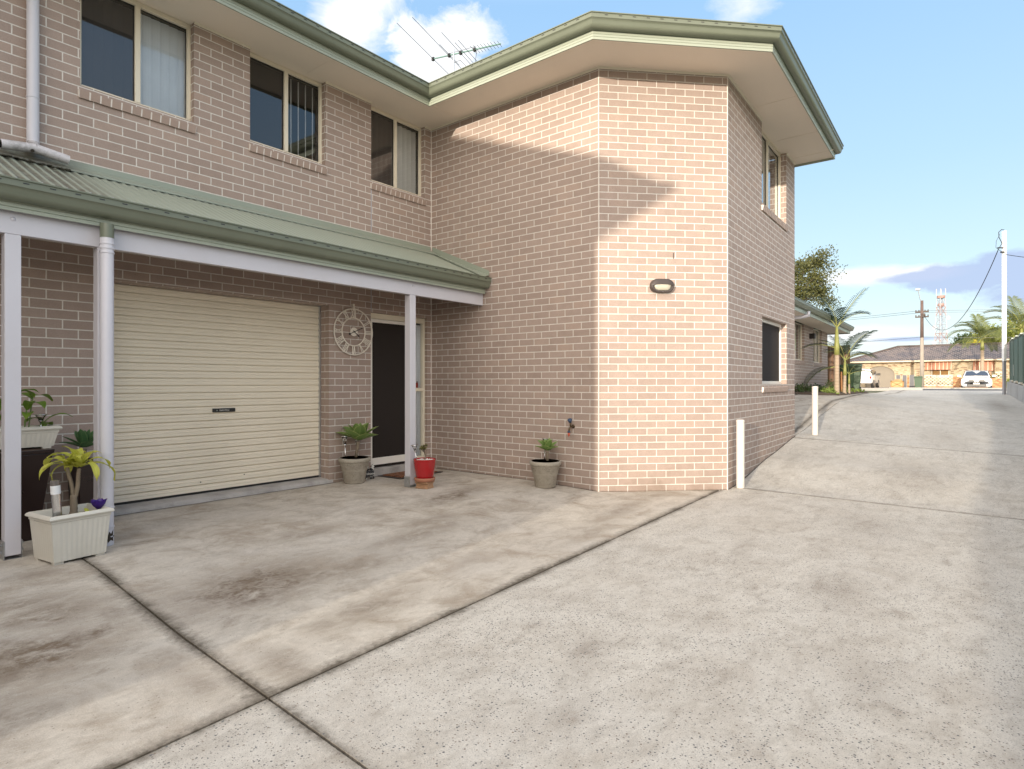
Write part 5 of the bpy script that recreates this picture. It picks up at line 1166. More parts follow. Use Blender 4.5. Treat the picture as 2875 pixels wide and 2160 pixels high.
# palms across the street
px, py = at(2758, 51.5); pz = gz(px, py) 
fr_ = [(cdir(a), R(e_), L, d, 34, .95) for a, e_, L, d in ((10, 30, 2.9, 1.5), (170, 42, 3.0, 1.7), (205, 20, 2.8, 1.6), (60, 55, 2.6, 1.5), (120, 66, 2.5, 1.5), (250, 40, 2.8, 1.7), (300, 50, 2.6, 1.7), (335, 15, 2.8, 1.4), (155, 5, 2.7, 1.2), (90, 82, 2.2, .5), (30, 5, 2.4, 1.2), (185, 70, 2.4, 1.4))]
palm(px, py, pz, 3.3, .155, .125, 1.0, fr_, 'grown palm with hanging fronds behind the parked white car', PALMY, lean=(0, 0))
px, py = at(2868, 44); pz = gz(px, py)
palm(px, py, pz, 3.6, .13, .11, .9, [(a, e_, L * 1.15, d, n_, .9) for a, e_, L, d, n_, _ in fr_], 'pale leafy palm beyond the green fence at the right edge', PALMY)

# ---------------------------------------------------------------- broadleaf trees
def tree(x, y, z, h, trunk_h, r, cr, nleaf, size, mat, label, seed, gaps=.45, group=None, limbs=6, name='tree', squash=.8):
    rnd = random.Random(seed); t = thing(name, label, 'tree', (x, y, z), group); b = MB(); hubs = []
    top = Vector((x, y, z + trunk_h)); b.tube([(x, y, z - .1), (x, y, z + trunk_h * .5), top], [r * 1.3, r, r * .8], 10)
    for i in range(limbs):
        a = 6.283 * i / limbs + rnd.uniform(-.4, .4); q = top + Vector((math.cos(a) * cr * .5, math.sin(a) * cr * .5, (h - trunk_h) * rnd.uniform(.35, .6))); b.tube([top, top.lerp(q, .5) + Vector((0, 0, .15)), q], [r * .55, r * .35, r * .2], 7)
        for j in range(4):
            a2 = a + rnd.uniform(-1, 1); q2 = q + Vector((math.cos(a2), math.sin(a2), rnd.uniform(-.1, .9))) * cr * rnd.uniform(.3, .5); b.tube([q, q.lerp(q2, .5), q2], [r * .2, r * .13, r * .07], 5); hubs.append(q2)
            for k in range(3):
                q3 = q2 + Vector((rnd.uniform(-1, 1), rnd.uniform(-1, 1), rnd.uniform(-.5, .8))) * cr * .28; b.tube([q2, q3], [r * .07, r * .03], 4); hubs.append(q3)
    b.build('trunk', BARK, t, smooth=True); l = MB(); hubs = [q for q in hubs if rnd.random() > gaps * .3]
    per = nleaf // len(hubs)
    for q in hubs:
        cr_ = cr * rnd.uniform(.14, .26)
        for i in range(int(per * rnd.uniform(.6, 1.4))):
            d = Vector((rnd.gauss(0, 1), rnd.gauss(0, 1), rnd.gauss(0, .7))) * cr_ * .55; p = q + d
            n_ = Vector((rnd.uniform(-1, 1), rnd.uniform(-1, 1), rnd.uniform(-.3, 1))).normalized(); u = n_.orthogonal().normalized(); u.rotate(Matrix.Rotation(rnd.uniform(0, 6.28), 3, n_)); w_ = n_.cross(u); s = size * rnd.uniform(.6, 1.4)
            l.add([p - u * s, p - w_ * s * .5, p + u * s, p + w_ * s * .5], [(0, 1, 2, 3)], [[(.5, 0), (0, .5), (.5, .85), (1, .5)]])
    l.build('crown', mat, t)
OLIVE = leaf_mat('olive_leaf', (.075, .085, .025), (.16, .16, .055), None, .5, .3, False)
BRIGHT = leaf_mat('bright_leaf', (.13, .18, .03), (.30, .32, .07), None, .5, .35, False)
YEL = leaf_mat('yellow_flowering_leaf', (.40, .36, .04), (.55, .46, .06), None, .5, .3, False)
DKG = leaf_mat('dark_tree_leaf', (.03, .055, .018), (.07, .10, .03), None, .5, .25, False)
X_, Y_ = at(2186, 36); tree(X_, Y_, 1.0, 9.6, 2.6, .2, 2.5, 21000, .068, OLIVE, 'open-crowned olive green tree rising behind the next unit', 5, .5, limbs=13)
for i, (u, Z, h, cr, mt, lb) in enumerate(((2775, 78, 7.6, 3.2, DKG, 'dark green tree directly behind the opposite palm'), (2722, 76, 6.2, 2.4, DKG, 'small dark green tree left of the opposite palm above the roof ridge'), (2735, 73, 6.2, 1.7, YEL, 'yellow flowering tree behind the tiled roof'),
                                    (2835, 70, 7.8, 3.4, BRIGHT, 'tall light green tree behind the service pole'), (2890, 66, 8.2, 3.6, BRIGHT, 'light green tree at the right edge beyond the fence'), (2800, 68, 6.4, 2.0, YEL, 'yellow-green flowering tree beside the service pole'))):
    X_, Y_ = at(u, Z); tree(X_, Y_, .8, h, h * .35, .2, cr, 3800, .17, mt, lb, 20 + i, .3, 'trees beyond the opposite house', limbs=6)
X_, Y_ = at(2793, 52); t = thing('bush', 'green leafy bush behind the white car beside the low brick fence', 'bush', (X_, Y_, .8)); b = MB(); rnd = random.Random(77); clump(b, (X_, Y_, .85), (1.4, 1.1), 1.35, 900, .10, rnd); b.build('foliage', BRIGHT, t); b = MB(); b.tube([(X_, Y_, .8), (X_, Y_, 1.5)], .04, 6); b.build('stem', BARK, t)

# ---------------------------------------------------------------- house across the street
ZG = .84
oh = thing('brick_bungalow', 'blond brick bungalow with dark tiled hip roof and arched garage across the street', 'house', (68.5, 4, ZG))
OB = brick_mat('blond_brick', (0, 0, 0), (0, 0, 0), (.46, .41, .33), .006, .24, .086, mottled=[(0, (.20, .13, .08)), (.16, (.24, .15, .09)), (.20, (.37, .29, .18)), (.6, (.43, .345, .225)), (1, (.48, .40, .28))])
FO = Frame(Vector((68.5, 11.0)), Vector((68.5, -9.0))); so_ = lambda y: 11.0 - y; EZ = ZG + 2.52
b = MB(); arch = [(so_(9.70), so_(7.22))]; WO = [(so_(4.3), so_(2.95), ZG + 1.0, ZG + 1.75, .1), (so_(.95), so_(-.2), ZG + 1.0, ZG + 1.9, .1)]
wallface(b, Vector((68.5, 11.0)), Vector((68.5, -9.0)), ZG - .1, EZ, [(so_(9.70), so_(7.22), ZG, ZG + 2.10, .25)] + WO)
wallface(b, Vector((78, 11.0)), Vector((68.5, 11.0)), ZG - .1, EZ); wallface(b, Vector((68.5, -9)), Vector((78, -9)), ZG - .1, EZ)
# arch spandrels
ca, ra = so_(8.46), 1.24
for s_ in (-1, 1):
    vs = [FO(ca + s_ * ra, .002, ZG + 2.10)]; uv = []
    for i in range(9): q = i / 8 * math.pi / 2; vs.append(FO(ca + s_ * ra * math.cos(q), .002, ZG + 1.30 + .80 * math.sin(q)))
    U = [((p - FO(0, 0, 0)).length, p.z) for p in vs]; fs = [((0, i+1, i+2) if s_ < 0 else (0, i+2, i+1)) for i in range(8)]
    b.add(vs, fs, [[U[k] for k in f] for f in fs])
b.build('wall', OB, oh)
b = MB(); FO.box(b, so_(9.70), so_(7.22), -.24, -.20, ZG, ZG + 2.10)
for i in range(5): FO.box(b, so_(9.70), so_(7.22), -.20, -.192, ZG + .03 + i * .42, ZG + .03 + i * .42 + .40)
b.build('garage_door', pmat('tan_door', (.22, .19, .15), .6, .05), oh)
for q in WO: window(oh, FO, q[0], q[1], q[2], q[3], rec=.08, sill=False, fr=.06, blind=(.05, .95, .1, .09, pmat('amber_blind', (.36, .20, .07), .8) if q is WO[0] else bpy.data.materials['amber_blind']), screen=())
b = MB()
m = NT('striped_awning'); v = m.obj(); s = m.n('ShaderNodeSeparateXYZ'); m.l(v, s.inputs[0]); f_ = m.math('GREATER_THAN', m.math('FRACT', m.math('MULTIPLY', s.outputs[1], 3.4)), .82); m.bsdf(m.mix(f_, (.42, .20, .13), (.70, .55, .42)), .8); AWN = m.mat
for (ya, yb, zl) in ((4.75, 2.75, 1.75), (1.20, -.3, 1.62)):
    b = MB(); FO.box(b, so_(ya), so_(yb), .0, .01, ZG + 2.46, ZG + 2.48); b.add([FO(so_(ya), .02, ZG + 2.46), FO(so_(yb), .02, ZG + 2.46), FO(so_(yb), .50, ZG + zl), FO(so_(ya), .50, ZG + zl), FO(so_(yb), .48, ZG + zl - .08), FO(so_(ya), .48, ZG + zl - .08)], [(0, 3, 2, 1), (3, 5, 4, 2)]); b.build('awning', AWN, oh)
m = NT('roof_tiles'); v = m.obj(); uv = m.n('ShaderNodeTexCoord').outputs['UV']; bk = m.n('ShaderNodeTexBrick', offset=.5); m.l(uv, bk.inputs[0]); bk.inputs['Scale'].default_value = 1; bk.inputs['Brick Width'].default_value = .33; bk.inputs['Row Height'].default_value = .34; bk.inputs['Mortar Size'].default_value = .035
bk.inputs['Color1'].default_value = (.06, .045, .042, 1); bk.inputs['Color2'].default_value = (.20, .145, .12, 1); bk.inputs['Mortar'].default_value = (.27, .23, .20, 1)
c = m.mix(m.ramp(m.noise(.5, 4, .6, v), [(.4, 0), (.65, .4)]), bk.outputs[0], (.07, .065, .085)); m.bsdf(c, .6, m.bump(bk.outputs['Fac'], .8, .05)); TILE = m.mat
RZ = ZG + 4.15; b = MB(); EZ2 = EZ + .03; x0, x1_, y0, y1 = 67.9, 78.6, -9.6, 11.6; xr = 72.9; yr = 7.4
def tri(mb, pts):
    P = [Vector(p) for p in pts]; u = (P[1] - P[0]).normalized(); n_ = u.cross(P[2] - P[0]).normalized(); w_ = n_.cross(u); mb.add(P, [tuple(range(len(P)))], [[((p - P[0]).dot(u), (p - P[0]).dot(w_)) for p in P]])
tri(b, [(x0, y1, EZ2), (x0, y0, EZ2), (xr, y0 + 4.6, RZ), (xr, yr, RZ)]); tri(b, [(x1_, y1, EZ2), (x0, y1, EZ2), (xr, yr, RZ)]); tri(b, [(x0, y0, EZ2), (x1_, y0, EZ2), (xr, y0 + 4.6, RZ)]); tri(b, [(x1_, y0, EZ2), (x1_, y1, EZ2), (xr, yr, RZ), (xr, y0 + 4.6, RZ)])
b.build('roof', TILE, oh)
b = MB(); b.tube([(x0, y1, EZ2 + .04), (xr, yr, RZ + .05), (xr, y0 + 4.6, RZ + .05), (x0, y0, EZ2 + .04)], .09, 6); b.build('ridge_capping', pmat('ridge_cap', (.10, .08, .075), .7), oh)
b = MB(); b.sweep([(x0, y1), (x0, y0)][::1], [(0, EZ - .10), (.02, EZ - .10), (.10, EZ - .06), (.10, EZ + .05), (0, EZ + .05)]); b.build('gutter', pmat('cream_gutter', (.62, .52, .38), .5), oh)
b = MB(); b.quad((x0, y1, EZ - .02), (68.5, y1, EZ - .02), (68.5, y0, EZ - .02), (x0, y0, EZ - .02)); b.build('soffit', SOFFIT, oh)
# front fence: brick piers, gates, lattice
yu = lambda u, x: (lambda a: x * math.tan(A0 - a))(math.atan((u - 1437.5) / 1690))
FX = 63.4
ff = thing('brick_fence', 'low blond brick front fence with timber lattice infill across the street', 'fence', (FX, 3, ZG))
def fbox(mb, ua, ub, z0, z1, x0=FX, x1=FX + .24): ya, yb = yu(ua, FX), yu(ub, FX); mb.box((x0, yb, ZG + z0), (x1, ya, ZG + z1)); return ya, yb
def brickbox(root, name, ua, ub, z0, z1):
    ya, yb = yu(ua, FX), yu(ub, FX); mb = MB(); ps = [Vector((FX, ya)), Vector((FX, yb)), Vector((FX + .24, yb)), Vector((FX + .24, ya))]
    for i in range(4): wallface(mb, ps[i], ps[(i+1) % 4], ZG + z0, ZG + z1)
    mb.quad((FX, ya, ZG + z1), (FX, yb, ZG + z1), (FX + .24, yb, ZG + z1), (FX + .24, ya, ZG + z1)); mb.build(name, OB2, root)
OB2 = brick_mat('orange_brick', (0, 0, 0), (0, 0, 0), (.50, .36, .22), .006, mottled=[(0, (.32, .13, .06)), (.4, (.46, .22, .10)), (1, (.60, .34, .16))])
brickbox(ff, 'low_wall', 2594, 2676, -.05, .18); brickbox(ff, 'pier', 2676, 2692, -.05, .98); brickbox(ff, 'low_wall', 2692, 2815, -.05, .86); brickbox(ff, 'pier', 2568, 2590, -.05, .92); brickbox(ff, 'pier', 2547, 2552, -.05, 1.12); brickbox(ff, 'pier', 2511, 2532, -.05, .78)
LAT = pmat('lattice_timber', (.60, .58, .50), .8, .1)
def lattice(ua, ub, z0, z1, root):
    ya, yb = yu(ua, FX), yu(ub, FX); l = MB(); W_, H_ = ya - yb, z1 - z0; st = .27; n_ = int((W_ + H_) / st) + 1
    for sg in (1, -1):
        for i in range(n_):
            c0 = i * st; pts = []
            a0_, a1_ = max(0, c0 - H_), min(W_, c0)
            if a1_ - a0_ < .03: continue
            p = (a0_, c0 - a0_); q = (a1_, c0 - a1_)
            if sg < 0: p, q = (W_ - p[0], p[1]), (W_ - q[0], q[1])
            xx = FX + .06 + (.012 if sg > 0 else 0); l.tube([(xx, ya - p[0], ZG + z0 + p[1]), (xx, ya - q[0], ZG + z0 + q[1])], .024, 4, cap=False)
    l.build('lattice', LAT, root); f = MB()
    for z in (z0, z1): f.box((FX + .04, yb, ZG + z - .03), (FX + .10, ya, ZG + z + .03))
    f.build('lattice_frame', LAT, root)
lattice(2595, 2675, .22, 1.12, ff); lattice(2795, 2813, .86, 1.35, ff)
GATE = pmat('dark_gate', (.09, .09, .10), .5, .2)
for ua, ub, z0, z1, lb in ((2515, 2528, .82, 1.16, 'low dark metal letterbox panel above the brick pier by the arched garage'), (2533, 2546, .04, 1.15, 'left of the two narrow dark gates in the front fence'), (2553, 2567, .04, 1.18, 'right of the two narrow dark gates in the front fence')):
    gt_ = thing('metal_gate' if z0 < .5 else 'letterbox', lb, 'gate' if z0 < .5 else 'letterbox', (FX + .1, yu((ua + ub) / 2, FX), ZG)); mb = MB(); fbox(mb, ua, ub, z0, z1, FX + .08, FX + .11); mb.build('panel', GATE, gt_)
    mb = MB(); fbox(mb, ua, ua + 1.2, z0, z1 + .03, FX + .05, FX + .14); fbox(mb, ub - 1.2, ub, z0, z1 + .03, FX + .05, FX + .14); mb.build('frame', pmat('gate_frame', (.35, .33, .30), .5), gt_)
# timber crate
cy = yu(2519, 61.8); ct_ = thing('timber_crate', 'pale timber crate with crossed braces beside the arched garage', 'crate', (61.9, cy, ZG)); WD = pmat('pale_timber', (.52, .33, .16), .8, .15)
b = MB(); b.box((61.7, cy - .45, ZG + .05), (62.4, cy + .45, ZG + .62)); b.build('box', WD, ct_); b = MB()
for z in (.05, .58): b.box((61.66, cy - .48, ZG + z), (61.70, cy + .48, ZG + z + .08))
for s_ in (-1, 1): b.tube([(61.68, cy - .42 * s_, ZG + .12), (61.68, cy + .42 * s_, ZG + .58)], .035, 4); b.box((61.66, cy + s_ * .44 - .04, ZG), (61.70, cy + s_ * .44 + .04, ZG + .66))
b.build('braces', pmat('brown_timber', (.36, .20, .08), .8, .15), ct_)

# brown paling fence behind the palms
pf = thing('paling_fence', 'brown timber paling fence closing the yard behind the palms and bins', 'fence', (23.6, 5, 1)); WB = pmat('brown_paling', (.16, .095, .06), .9, .35, 3, .5)
b = MB(); y = 3.80
while y < 12: b.box((23.6, y, .75), (23.62, y + .095, 2.62 + random.uniform(-.015, .015))); y += .10
b.build('paling', WB, pf); b = MB(); b.box((23.622, 3.80, 1.3), (23.67, 12, 1.38)); b.box((23.622, 3.80, 2.2), (23.67, 12, 2.28)); pieces(b, 'rail', WB, pf)
# ---------------------------------------------------------------- wheelie bins
BING = pmat('bin_green', (.045, .085, .045), .45, .15, 3)
def bin_(x, y, z, rz, label, s=1.0):
    t = thing('wheelie_bin', label, 'bin', (0, 0, 0), 'green wheelie bins'); b = MB(); b.frustum((0, 0), (.22, .24), (.29, .34), .06, .98); b.build('body', BING, t, bevel=.02)
    b = MB(); b.frustum((0, 0), (.31, .36), (.28, .32), .98, 1.06); b.box((-.31, .34, .96), (.31, .42, 1.0)); b.build('lid', BING, t, bevel=.015)
    for sx in (-1, 1): b = MB(); b.lathe([(0, -.03), (.10, -.03), (.10, .03), (0, .03)], (sx * .26, .24, .10), 18, axis=(1, 0, 0)); b.build('wheel', BLACK, t)
    t.location = (x, y, z); t.rotation_euler = (0, 0, rz); t.scale = (s, s, s); return t
X_, Y_ = at(2381, 20.6); bin_(X_, Y_, gz(X_, Y_), R(80), 'green wheelie bin half hidden by the small palm', .86)
X_, Y_ = at(2394.5, 20.6); bin_(X_, Y_, gz(X_, Y_), R(95), 'green wheelie bin at the right of the palms beside the driveway', .90)
X_, Y_ = at(2578, 47.5); bin_(X_, Y_, gz(X_, Y_), R(95), 'dark wheelie bin against the fence pier left of the wooden power pole', .95)

# ---------------------------------------------------------------- vehicles
CARW = pmat('white_car_paint', (.80, .80, .80), .15, .01, Coat_Weight=1.0); CARG = pmat('car_glass', (.03, .045, .075), .04, .05); TYRE = pmat('tyre', (.02, .02, .02), .8); LAMPG = pmat('headlamp_glass', (.62, .64, .66), .1, .05); REDL = pmat('tail_lamp', (.50, .02, .02), .2)
def body(mb, secs, close=True):
    """loft: sections [(x, [(y, z)...half profile bottom to roof centre])]"""
    n = None; vs = []
    for x, half in secs:
        ring = [(x, -y, z) for y, z in half] + [(x, y, z) for y, z in reversed(half)]; n = len(ring); vs += ring
    k = len(secs); mb.add(vs, [(i*n+j, i*n+j+1, (i+1)*n+j+1, (i+1)*n+j) for i in range(k-1) for j in range(n-1)] + [tuple(range(n)), tuple(range((k-1)*n, k*n))[::-1]] + [(i*n+n-1, i*n, (i+1)*n, (i+1)*n+n-1) for i in range(k-1)])
def wheels(t, pos, r=.34, w_=.22):
    for (x, y) in pos:
        b = MB(); b.lathe([(.12, -w_/2), (r*.94, -w_/2), (r, -w_/2+.03), (r, w_/2-.03), (r*.94, w_/2), (.12, w_/2)], (x, y, r), 28, axis=(0, 1, 0)); wh = b.build('wheel', TYRE, t, auto=40)
        b = MB(); b.lathe([(0, -w_/2-.004), (r*.62, -w_/2-.004), (r*.66, -w_/2+.02), (r*.66, w_/2-.02), (r*.62, w_/2+.004), (0, w_/2+.004)], (x, y, r), 20, axis=(0, 1, 0)); b.build('rim', CHROME, wh, auto=40)
cx_, cyy = 57.6, yu(2741.5, 57.6)
suv = thing('parked_car', 'white compact sport utility car facing the driveway across the street', 'car', (0, 0, 0))
b = MB(); S = lambda w_, zb, zs, zt, wt: [(w_ * .86, zb), (w_, zb + .12), (w_ * 1.01, (zb + zs) / 2), (w_ * .985, zs - .05), (w_ * .93, zs), (wt, zt - .03), (wt * .6, zt), (0.001, zt + .01)]
body(b, [(-.06, S(.70, .34, .62, .66, .50)), (0, S(.82, .24, .70, .80, .60)), (.16, S(.90, .22, .80, .90, .66)), (.5, S(.915, .22, .86, .99, .70)), (1.12, S(.92, .24, .90, 1.08, .72)), (2.0, S(.92, .24, .94, 1.10, .74)), (3.9, S(.91, .26, .96, 1.12, .72)), (4.3, S(.84, .34, .92, 1.02, .62))]); b.build('body', CARW, suv, smooth=True)
b = MB(); body(b, [(1.05, [(.80, 1.02), (.79, 1.06), (.001, 1.10)]), (1.85, [(.86, 1.02), (.66, 1.50), (.001, 1.545)]), (2.3, [(.87, 1.02), (.67, 1.555), (.001, 1.59)]), (3.4, [(.86, 1.02), (.64, 1.53), (.001, 1.57)]), (4.15, [(.78, 1.02), (.60, 1.12), (.001, 1.16)])]); b.build('cabin', CARW, suv, auto=50)
b = MB(); w0, w1 = 1.135, 1.80; b.add([(w0, -.72, 1.115), (w0, .72, 1.115), (w1, .60, 1.475), (w1, -.60, 1.475), (w1 + .02, .3, 1.512), (w1 + .02, -.3, 1.512), (w0 - .06, .35, 1.13), (w0 - .06, -.35, 1.13)], [(7, 6, 4, 5), (6, 1, 2, 4), (0, 7, 5, 3)]); b.build('windscreen', CARG, suv)
for s_ in (-1, 1):
    b = MB(); b.add([(1.35, s_ * .845, 1.08), (3.6, s_ * .845, 1.10), (3.3, s_ * .69, 1.46), (1.95, s_ * .70, 1.46)], [(0, 1, 2, 3)]); b.build('side_window', CARG, suv)
    b = MB(); b.add([(-.035, s_ * .46, .70), (.02, s_ * .80, .74), (.12, s_ * .885, .82), (.06, s_ * .78, .84), (.0, s_ * .52, .80)], [(0, 1, 2, 3, 4)]); [b.v.__setitem__(i, q + Vector((-.035, s_ * .02, 0))) for i, q in enumerate(list(b.v))]; b.build('headlight', LAMPG, suv)
    b = MB(); b.frustum((1.50, s_ * 1.03), (.08, .13), (.06, .10), 1.05, 1.20); b.build('mirror', CARW, suv, bevel=.02)
    b = MB(); b.lathe([(0, .02), (.07, .015), (.08, 0)], (-.055, s_ * .63, .38), 14, axis=(-1, 0, 0)); b.build('fog_light', LAMPG, suv)
b = MB(); b.box((-.088, -.46, .64), (-.05, -.14, .78)); b.box((-.088, .14, .64), (-.05, .46, .78)); b.box((-.094, -.15, .58), (-.05, .15, .78)); b.build('grille', BLACK, suv)
b = MB(); b.lathe([(.055, 0), (.07, .010), (.08, 0)], (-.098, 0, .70), 20, axis=(-1, 0, 0)); b.box((-.112, -.10, .690), (-.100, .10, .712)); b.add([(-.1, -.15, .78), (-.1, -.08, .60), (-.1, -.05, .60), (-.1, -.12, .78), (-.1, .15, .78), (-.1, .08, .60), (-.1, .05, .60), (-.1, .12, .78)], [(0, 1, 2, 3), (4, 7, 6, 5)]); b.build('badge', CHROME, suv)
b = MB(); b.box((-.10, -.55, .25), (-.03, .55, .44)); b.build('lower_grille', BLACK, suv, bevel=.02); b = MB(); b.box((-.112, -.19, .44), (-.10, .19, .54)); b.build('number_plate', WHITE, suv)
b = MB(); b.tube([(1.9, -.60, 1.58), (3.3, -.58, 1.58)], .018, 6); b.tube([(1.9, .60, 1.58), (3.3, .58, 1.58)], .018, 6); b.build('roof_rail', BLACK, suv)
wheels(suv, [(.85, -.80), (.85, .80), (3.45, -.80), (3.45, .80)])
suv.location = (cx_, cyy, gz(cx_, cyy) - .03); suv.rotation_euler = (0, 0, R(.8)); suv.scale = (1, 1.04, .95)
# ute with canopy, seen from behind
ux, uy = 60.8, yu(2449, 60.8) + .90
ute = thing('parked_car', 'white high-backed wagon parked with its rear to the street before the arched garage', 'car', (0, 0, 0))
b = MB(); U_ = lambda w_, zb, zs: [(w_ * .9, zb), (w_, zb + .1), (w_, zs - .06), (w_ * .95, zs), (.001, zs + .01)]
body(b, [(0, U_(.84, .46, 1.10)), (.08, U_(.88, .42, 1.12)), (1.0, U_(.90, .40, 1.12)), (3.4, U_(.90, .40, 1.12)), (4.5, U_(.88, .42, 1.02)), (4.9, U_(.78, .46, .86))]); b.build('body', CARW, ute, auto=45)
b = MB(); body(b, [(.03, [(.84, 1.08), (.82, 1.18), (.001, 1.2)]), (.18, [(.86, 1.08), (.70, 1.66), (.001, 1.70)]), (1.4, [(.87, 1.08), (.72, 1.73), (.001, 1.77)]), (2.9, [(.87, 1.08), (.70, 1.70), (.001, 1.74)]), (3.7, [(.84, 1.08), (.72, 1.14), (.001, 1.18)])]); b.build('cabin', CARW, ute, auto=45)
b = MB(); b.add([(.045, -.66, 1.20), (.045, .66, 1.20), (.155, .60, 1.56), (.155, -.60, 1.56)], [(0, 3, 2, 1)]); b.build('rear_window', CARG, ute)
for s_ in (-1, 1):
    b = MB(); b.add([(.5, s_ * .87, 1.14), (3.3, s_ * .875, 1.14), (2.8, s_ * .755, 1.62), (.7, s_ * .765, 1.62)], [(0, 1, 2, 3)]); b.build('side_window', CARG, ute)
    b = MB(); b.box((-.012, s_ * .76 - .07, .82), (.06, s_ * .76 + .07, 1.04)); b.build('tail_light', REDL, ute); b = MB(); b.frustum((3.0, s_ * 1.02), (.06, .12), (.06, .12), 1.14, 1.34); b.build('mirror', BLACK, ute, bevel=.02)
b = MB(); b.box((-.10, -.80, .44), (.02, .80, .60)); b.build('bumper', CARW, ute, bevel=.02); b = MB(); b.box((-.108, -.19, .62), (-.0, .19, .72)); b.build('number_plate', WHITE, ute)
wheels(ute, [(.95, -.80), (.95, .80), (3.9, -.80), (3.9, .80)], .37); ute.location = (ux, uy, ZG + .01)

# ---------------------------------------------------------------- poles, wires, tower
px, py = at(2819.5, 27.3); z0 = gz(px, py); sp_ = thing('service_pole', 'tall white square service pole with looping cables at the end of the green fence', 'pole', (px, py, z0)); M = Matrix.Translation((px, py, 0)) @ Matrix.Rotation(A0, 4, 'Z')
b = MB(); b.box((-.062, -.062, 2.30), (.062, .062, 8.20), M); b.build('pole', pmat('pole_white', (.82, .82, .82), .35, .03), sp_, bevel=.008); b = MB(); b.box((-.05, -.05, z0), (.05, .05, 2.30), M); b.build('pole_base', pmat('pole_grey', (.30, .30, .32), .4, .1), sp_)
b = MB(); tp3 = Vector((px, py, 8.0)); sd3 = Vector((-math.sin(A0) * -1, math.cos(A0) * -1, 0)) * -1
lf = Vector((-math.sin(A0), math.cos(A0), 0))     # picture left
b.tube([tp3 + Vector((0, 0, .25)), tp3 + lf * .12 + Vector((0, 0, .27)), tp3 + lf * .25 + Vector((0, 0, .15)), tp3 + lf * .24 + Vector((0, 0, -.08)), tp3 + lf * .10 + Vector((0, 0, -.35)), tp3 + lf * .26 + Vector((0, 0, -.62))], .016, 6)
b.tube([tp3 + lf * .2 + Vector((0, 0, .05)), tp3 + lf * .36 + Vector((0, 0, -.25)), tp3 + lf * .38 + Vector((0, 0, -.55)), tp3 + lf * .1 + Vector((0, 0, -.75))], .009, 6)
b.box((-.10, .05, 7.20), (-.02, .20, 7.26), M); b.box((-.05, .06, 7.42), (.03, .30, 7.46), M); b.build('service_cable', BLACK, sp_)
ux_, uy_ = at(2588.5, 47.8); up_ = thing('power_pole', 'weathered wooden power pole with street lamp across the road', 'pole', (ux_, uy_, .84))
m = NT('weathered_pole'); v = m.obj(); s = m.n('ShaderNodeSeparateXYZ'); m.l(v, s.inputs[0]); st_ = m.noise(3, 5, .6, m.mapping(v, (6, 6, .8))); c = m.mix(st_, (.24, .20, .165), (.38, .34, .29)); c = m.mix(m.ramp(s.outputs[2], [(0, 0), (1, 1)]), c, c); m.bsdf(c, .9); POLE = m.mat
b = MB(); b.tube([(ux_, uy_, .7), (ux_, uy_, 4.9)], [.15, .125], 12); b.build('pole', POLE, up_, smooth=True); b = MB(); b.tube([(ux_, uy_, 4.9), (ux_, uy_, 7.85)], [.125, .10], 12); b.build('pole_top', pmat('dark_timber_pole', (.13, .09, .08), .9, .3), up_, smooth=True)
b = MB(); h0 = Vector((ux_, uy_, 7.5)); b.tube([h0, h0 + lf * .18 + Vector((0, 0, .6)), h0 + lf * .30 + Vector((0, 0, 1.15))], .03, 6); lm = b.build('lamp_arm', GALV, up_)
b = MB(); q = h0 + lf * .32 + Vector((0, 0, 1.2)); b.box((q.x - .16, q.y - .16, q.z - .04), (q.x + .16, q.y + .16, q.z + .10)); b.build('lamp_head', pmat('lamp_grey', (.55, .57, .58), .5), lm, bevel=.03)
b = MB()
for dz, L in ((-.55, .42), (-.95, .36)):
    b.box((ux_ - .05, uy_ - .45, h0.z + dz - .05), (ux_ + .05, uy_ + .45, h0.z + dz + .05))
    for k in (-.40, -.2, .2, .40): b.lathe([(.03, 0), (.045, .03), (.03, .06), (.045, .09), (.02, .12)], (ux_, uy_ + k, h0.z + dz + .05), 8)
b.lathe([(0, -.2), (.12, -.2), (.12, .12), (0, .12)], (ux_ - .15, uy_ - .12, h0.z - .82), 12); b.build('crossarm', pmat('crossarm', (.10, .08, .07), .9), up_)
def wire(a, c, sag, r, label, n=24):
    a = Vector(a); c = Vector(c); b = MB(); b.tube([a.lerp(c, i / n) - Vector((0, 0, sag * 4 * (i / n) * (1 - i / n))) for i in range(n + 1)], r, 5); tag(b.build('power_line', BLACK), label, 'cable', 'overhead power lines')
wire(tp3 + lf * .26 + Vector((0, 0, -.62)), (ux_, uy_ - .1, h0.z - .75), 2.3, .017, 'service cable sagging from the white pole to the wooden power pole')
wire(tp3 + Vector((0, 0, -.85)), at(3300, 20, 700), .3, .014, 'dark cable leaving the white pole towards the right')
lw_, rw_ = Vector((ux_ - 1, uy_ + 45, 8.0)), Vector((ux_, uy_ - 42, 8.0))
for k, (dy, dz, nm) in enumerate(((.40, -.45, 'upper'), (-.40, -.60, 'second'), (0, -2.55, 'lowest'))):
    wire((ux_, uy_ + dy * .2, h0.z + dz), lw_ + Vector((0, 0, dz)), .8, .012, nm + ' street power line running left from the wooden pole'); wire((ux_, uy_ + dy * .2, h0.z + dz), rw_ + Vector((0, 0, dz)), .8, .012, nm + ' street power line running right from the wooden pole')
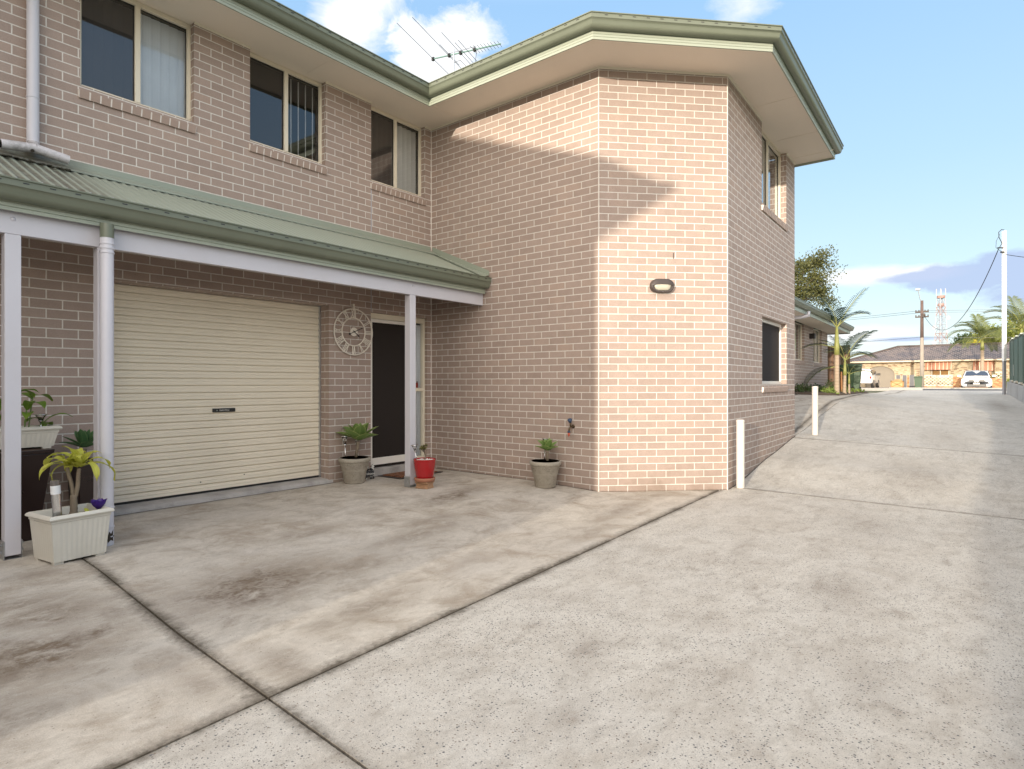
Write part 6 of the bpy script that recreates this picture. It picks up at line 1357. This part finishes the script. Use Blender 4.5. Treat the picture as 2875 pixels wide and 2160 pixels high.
# telecommunications tower
tx, ty = at(2642, 250); tw_ = thing('telecom_tower', 'lattice telecommunications tower with red and white bands beyond the houses', 'tower', (tx, ty, 0)); TW = pmat('tower_white', (.36, .38, .42), .5); TRD = pmat('tower_red', (.36, .21, .18), .6); TG = pmat('tower_steel', (.30, .36, .46), .5)
H_ = 40.5; cs = [(1, 1), (-1, 1), (-1, -1), (1, -1)]; wid = lambda z: 2.1 - 1.2 * z / H_
ring_ = lambda z: [Vector((tx + a * wid(z) * math.cos(A0) - b_ * wid(z) * math.sin(A0), ty + a * wid(z) * math.sin(A0) + b_ * wid(z) * math.cos(A0), z)) for a, b_ in cs]
nb = 10
for k in range(nb):
    za, zb = H_ * .9 * k / nb, H_ * .9 * (k + 1) / nb; ra_, rb_ = ring_(za), ring_(zb); b = MB()
    for i in range(4):
        b.tube([ra_[i], rb_[i]], .10, 4); b.tube([rb_[i], rb_[(i+1) % 4]], .09, 4); b.tube([ra_[i], rb_[(i+1) % 4]], .06, 4); b.tube([ra_[(i+1) % 4], rb_[i]], .06, 4)
    b.build('lattice_section', TRD if k in (1, 5, 8) else TW, tw_)
b = MB()
for dx in (-.55, .55): b.tube([(tx + lf.x * dx, ty + lf.y * dx, 0), (tx + lf.x * dx, ty + lf.y * dx, H_ * .92)], .13, 5)
for i in range(36): z = 2 + i; b.tube([(tx + lf.x * -.55, ty + lf.y * -.55, z), (tx + lf.x * .55, ty + lf.y * .55, z)], .07, 4)
b.build('ladder', TG, tw_)
for z, w_ in ((H_ * .9, 1.5), (H_ * .82, 1.2)):
    b = MB(); b.lathe([(w_ * .3, 0), (w_, 0), (w_, .25), (w_, 1.0), (w_ - .08, 1.0), (w_ - .08, .25), (w_ * .3, .2)], (tx, ty, z), 10); b.build('platform', TRD, tw_)
for i in range(6):
    a = i * 1.047; b = MB(); b.box((-.16, -.1, 0), (.16, .1, 2.6), Matrix.Translation((tx + 1.8 * math.cos(a), ty + 1.8 * math.sin(a), H_ * .9 + 1.2))); b.build('panel_antenna', TW, tw_)
for dz, s_ in ((.60, 1), (.44, 1), (.70, -1), (.28, 1)):
    b = MB(); p = Vector((tx, ty, H_ * dz)) + lf * s_ * 2.9; b.lathe([(0, -.3), (.55, -.15), (.85, .15), (.80, .2), (0, .1)], p, 14, axis=(-.8, -.3, 0)); b.tube([p, (tx, ty, H_ * dz)], .08, 4); b.build('dish', TW, tw_)

# ---------------------------------------------------------------- the block behind the photographer (it throws the long shadow)
nb_ = thing('brick_block', 'neighbouring two-storey brick block behind the photographer with hipped green roof', 'house', (-12, 6, 0))
Q = [Vector((-20, 2.00)), Vector((-5.35, 2.02)), Vector((-5.35, 10.4)), Vector((-20, 10.4))]; b = MB()
for i in range(4): wallface(b, Q[i], Q[(i+1) % 4], -.2, TOP)
b.build('wall', BRICK, nb_); E3 = [(-20.6, 1.43), (-4.75, 1.45), (-4.75, 11.0), (-20.6, 11.0), (-20.6, 1.43)]
b = MB(); b.prism(E3[:4], TOP - .02, TOP + .01); b.build('soffit', SOFFIT, nb_); b = MB(); b.sweep(E3, GUT, 5.06); b.build('gutter', GREEN, nb_)
b = MB(); rh_ = 5.28 + 5.05 * .51; b.add([(-20.6, 1.41, 5.28), (-4.75, 1.41, 5.28), (-4.75, 11, 5.28), (-20.6, 11, 5.28), (-15.6, 6.2, rh_), (-9.6, 6.2, rh_)], [(0, 1, 5, 4), (1, 2, 5), (2, 3, 4, 5), (3, 0, 4)]); b.build('roof', GREEN, nb_)

for o in bpy.data.objects:
    if '_o' in o: del o['_o']
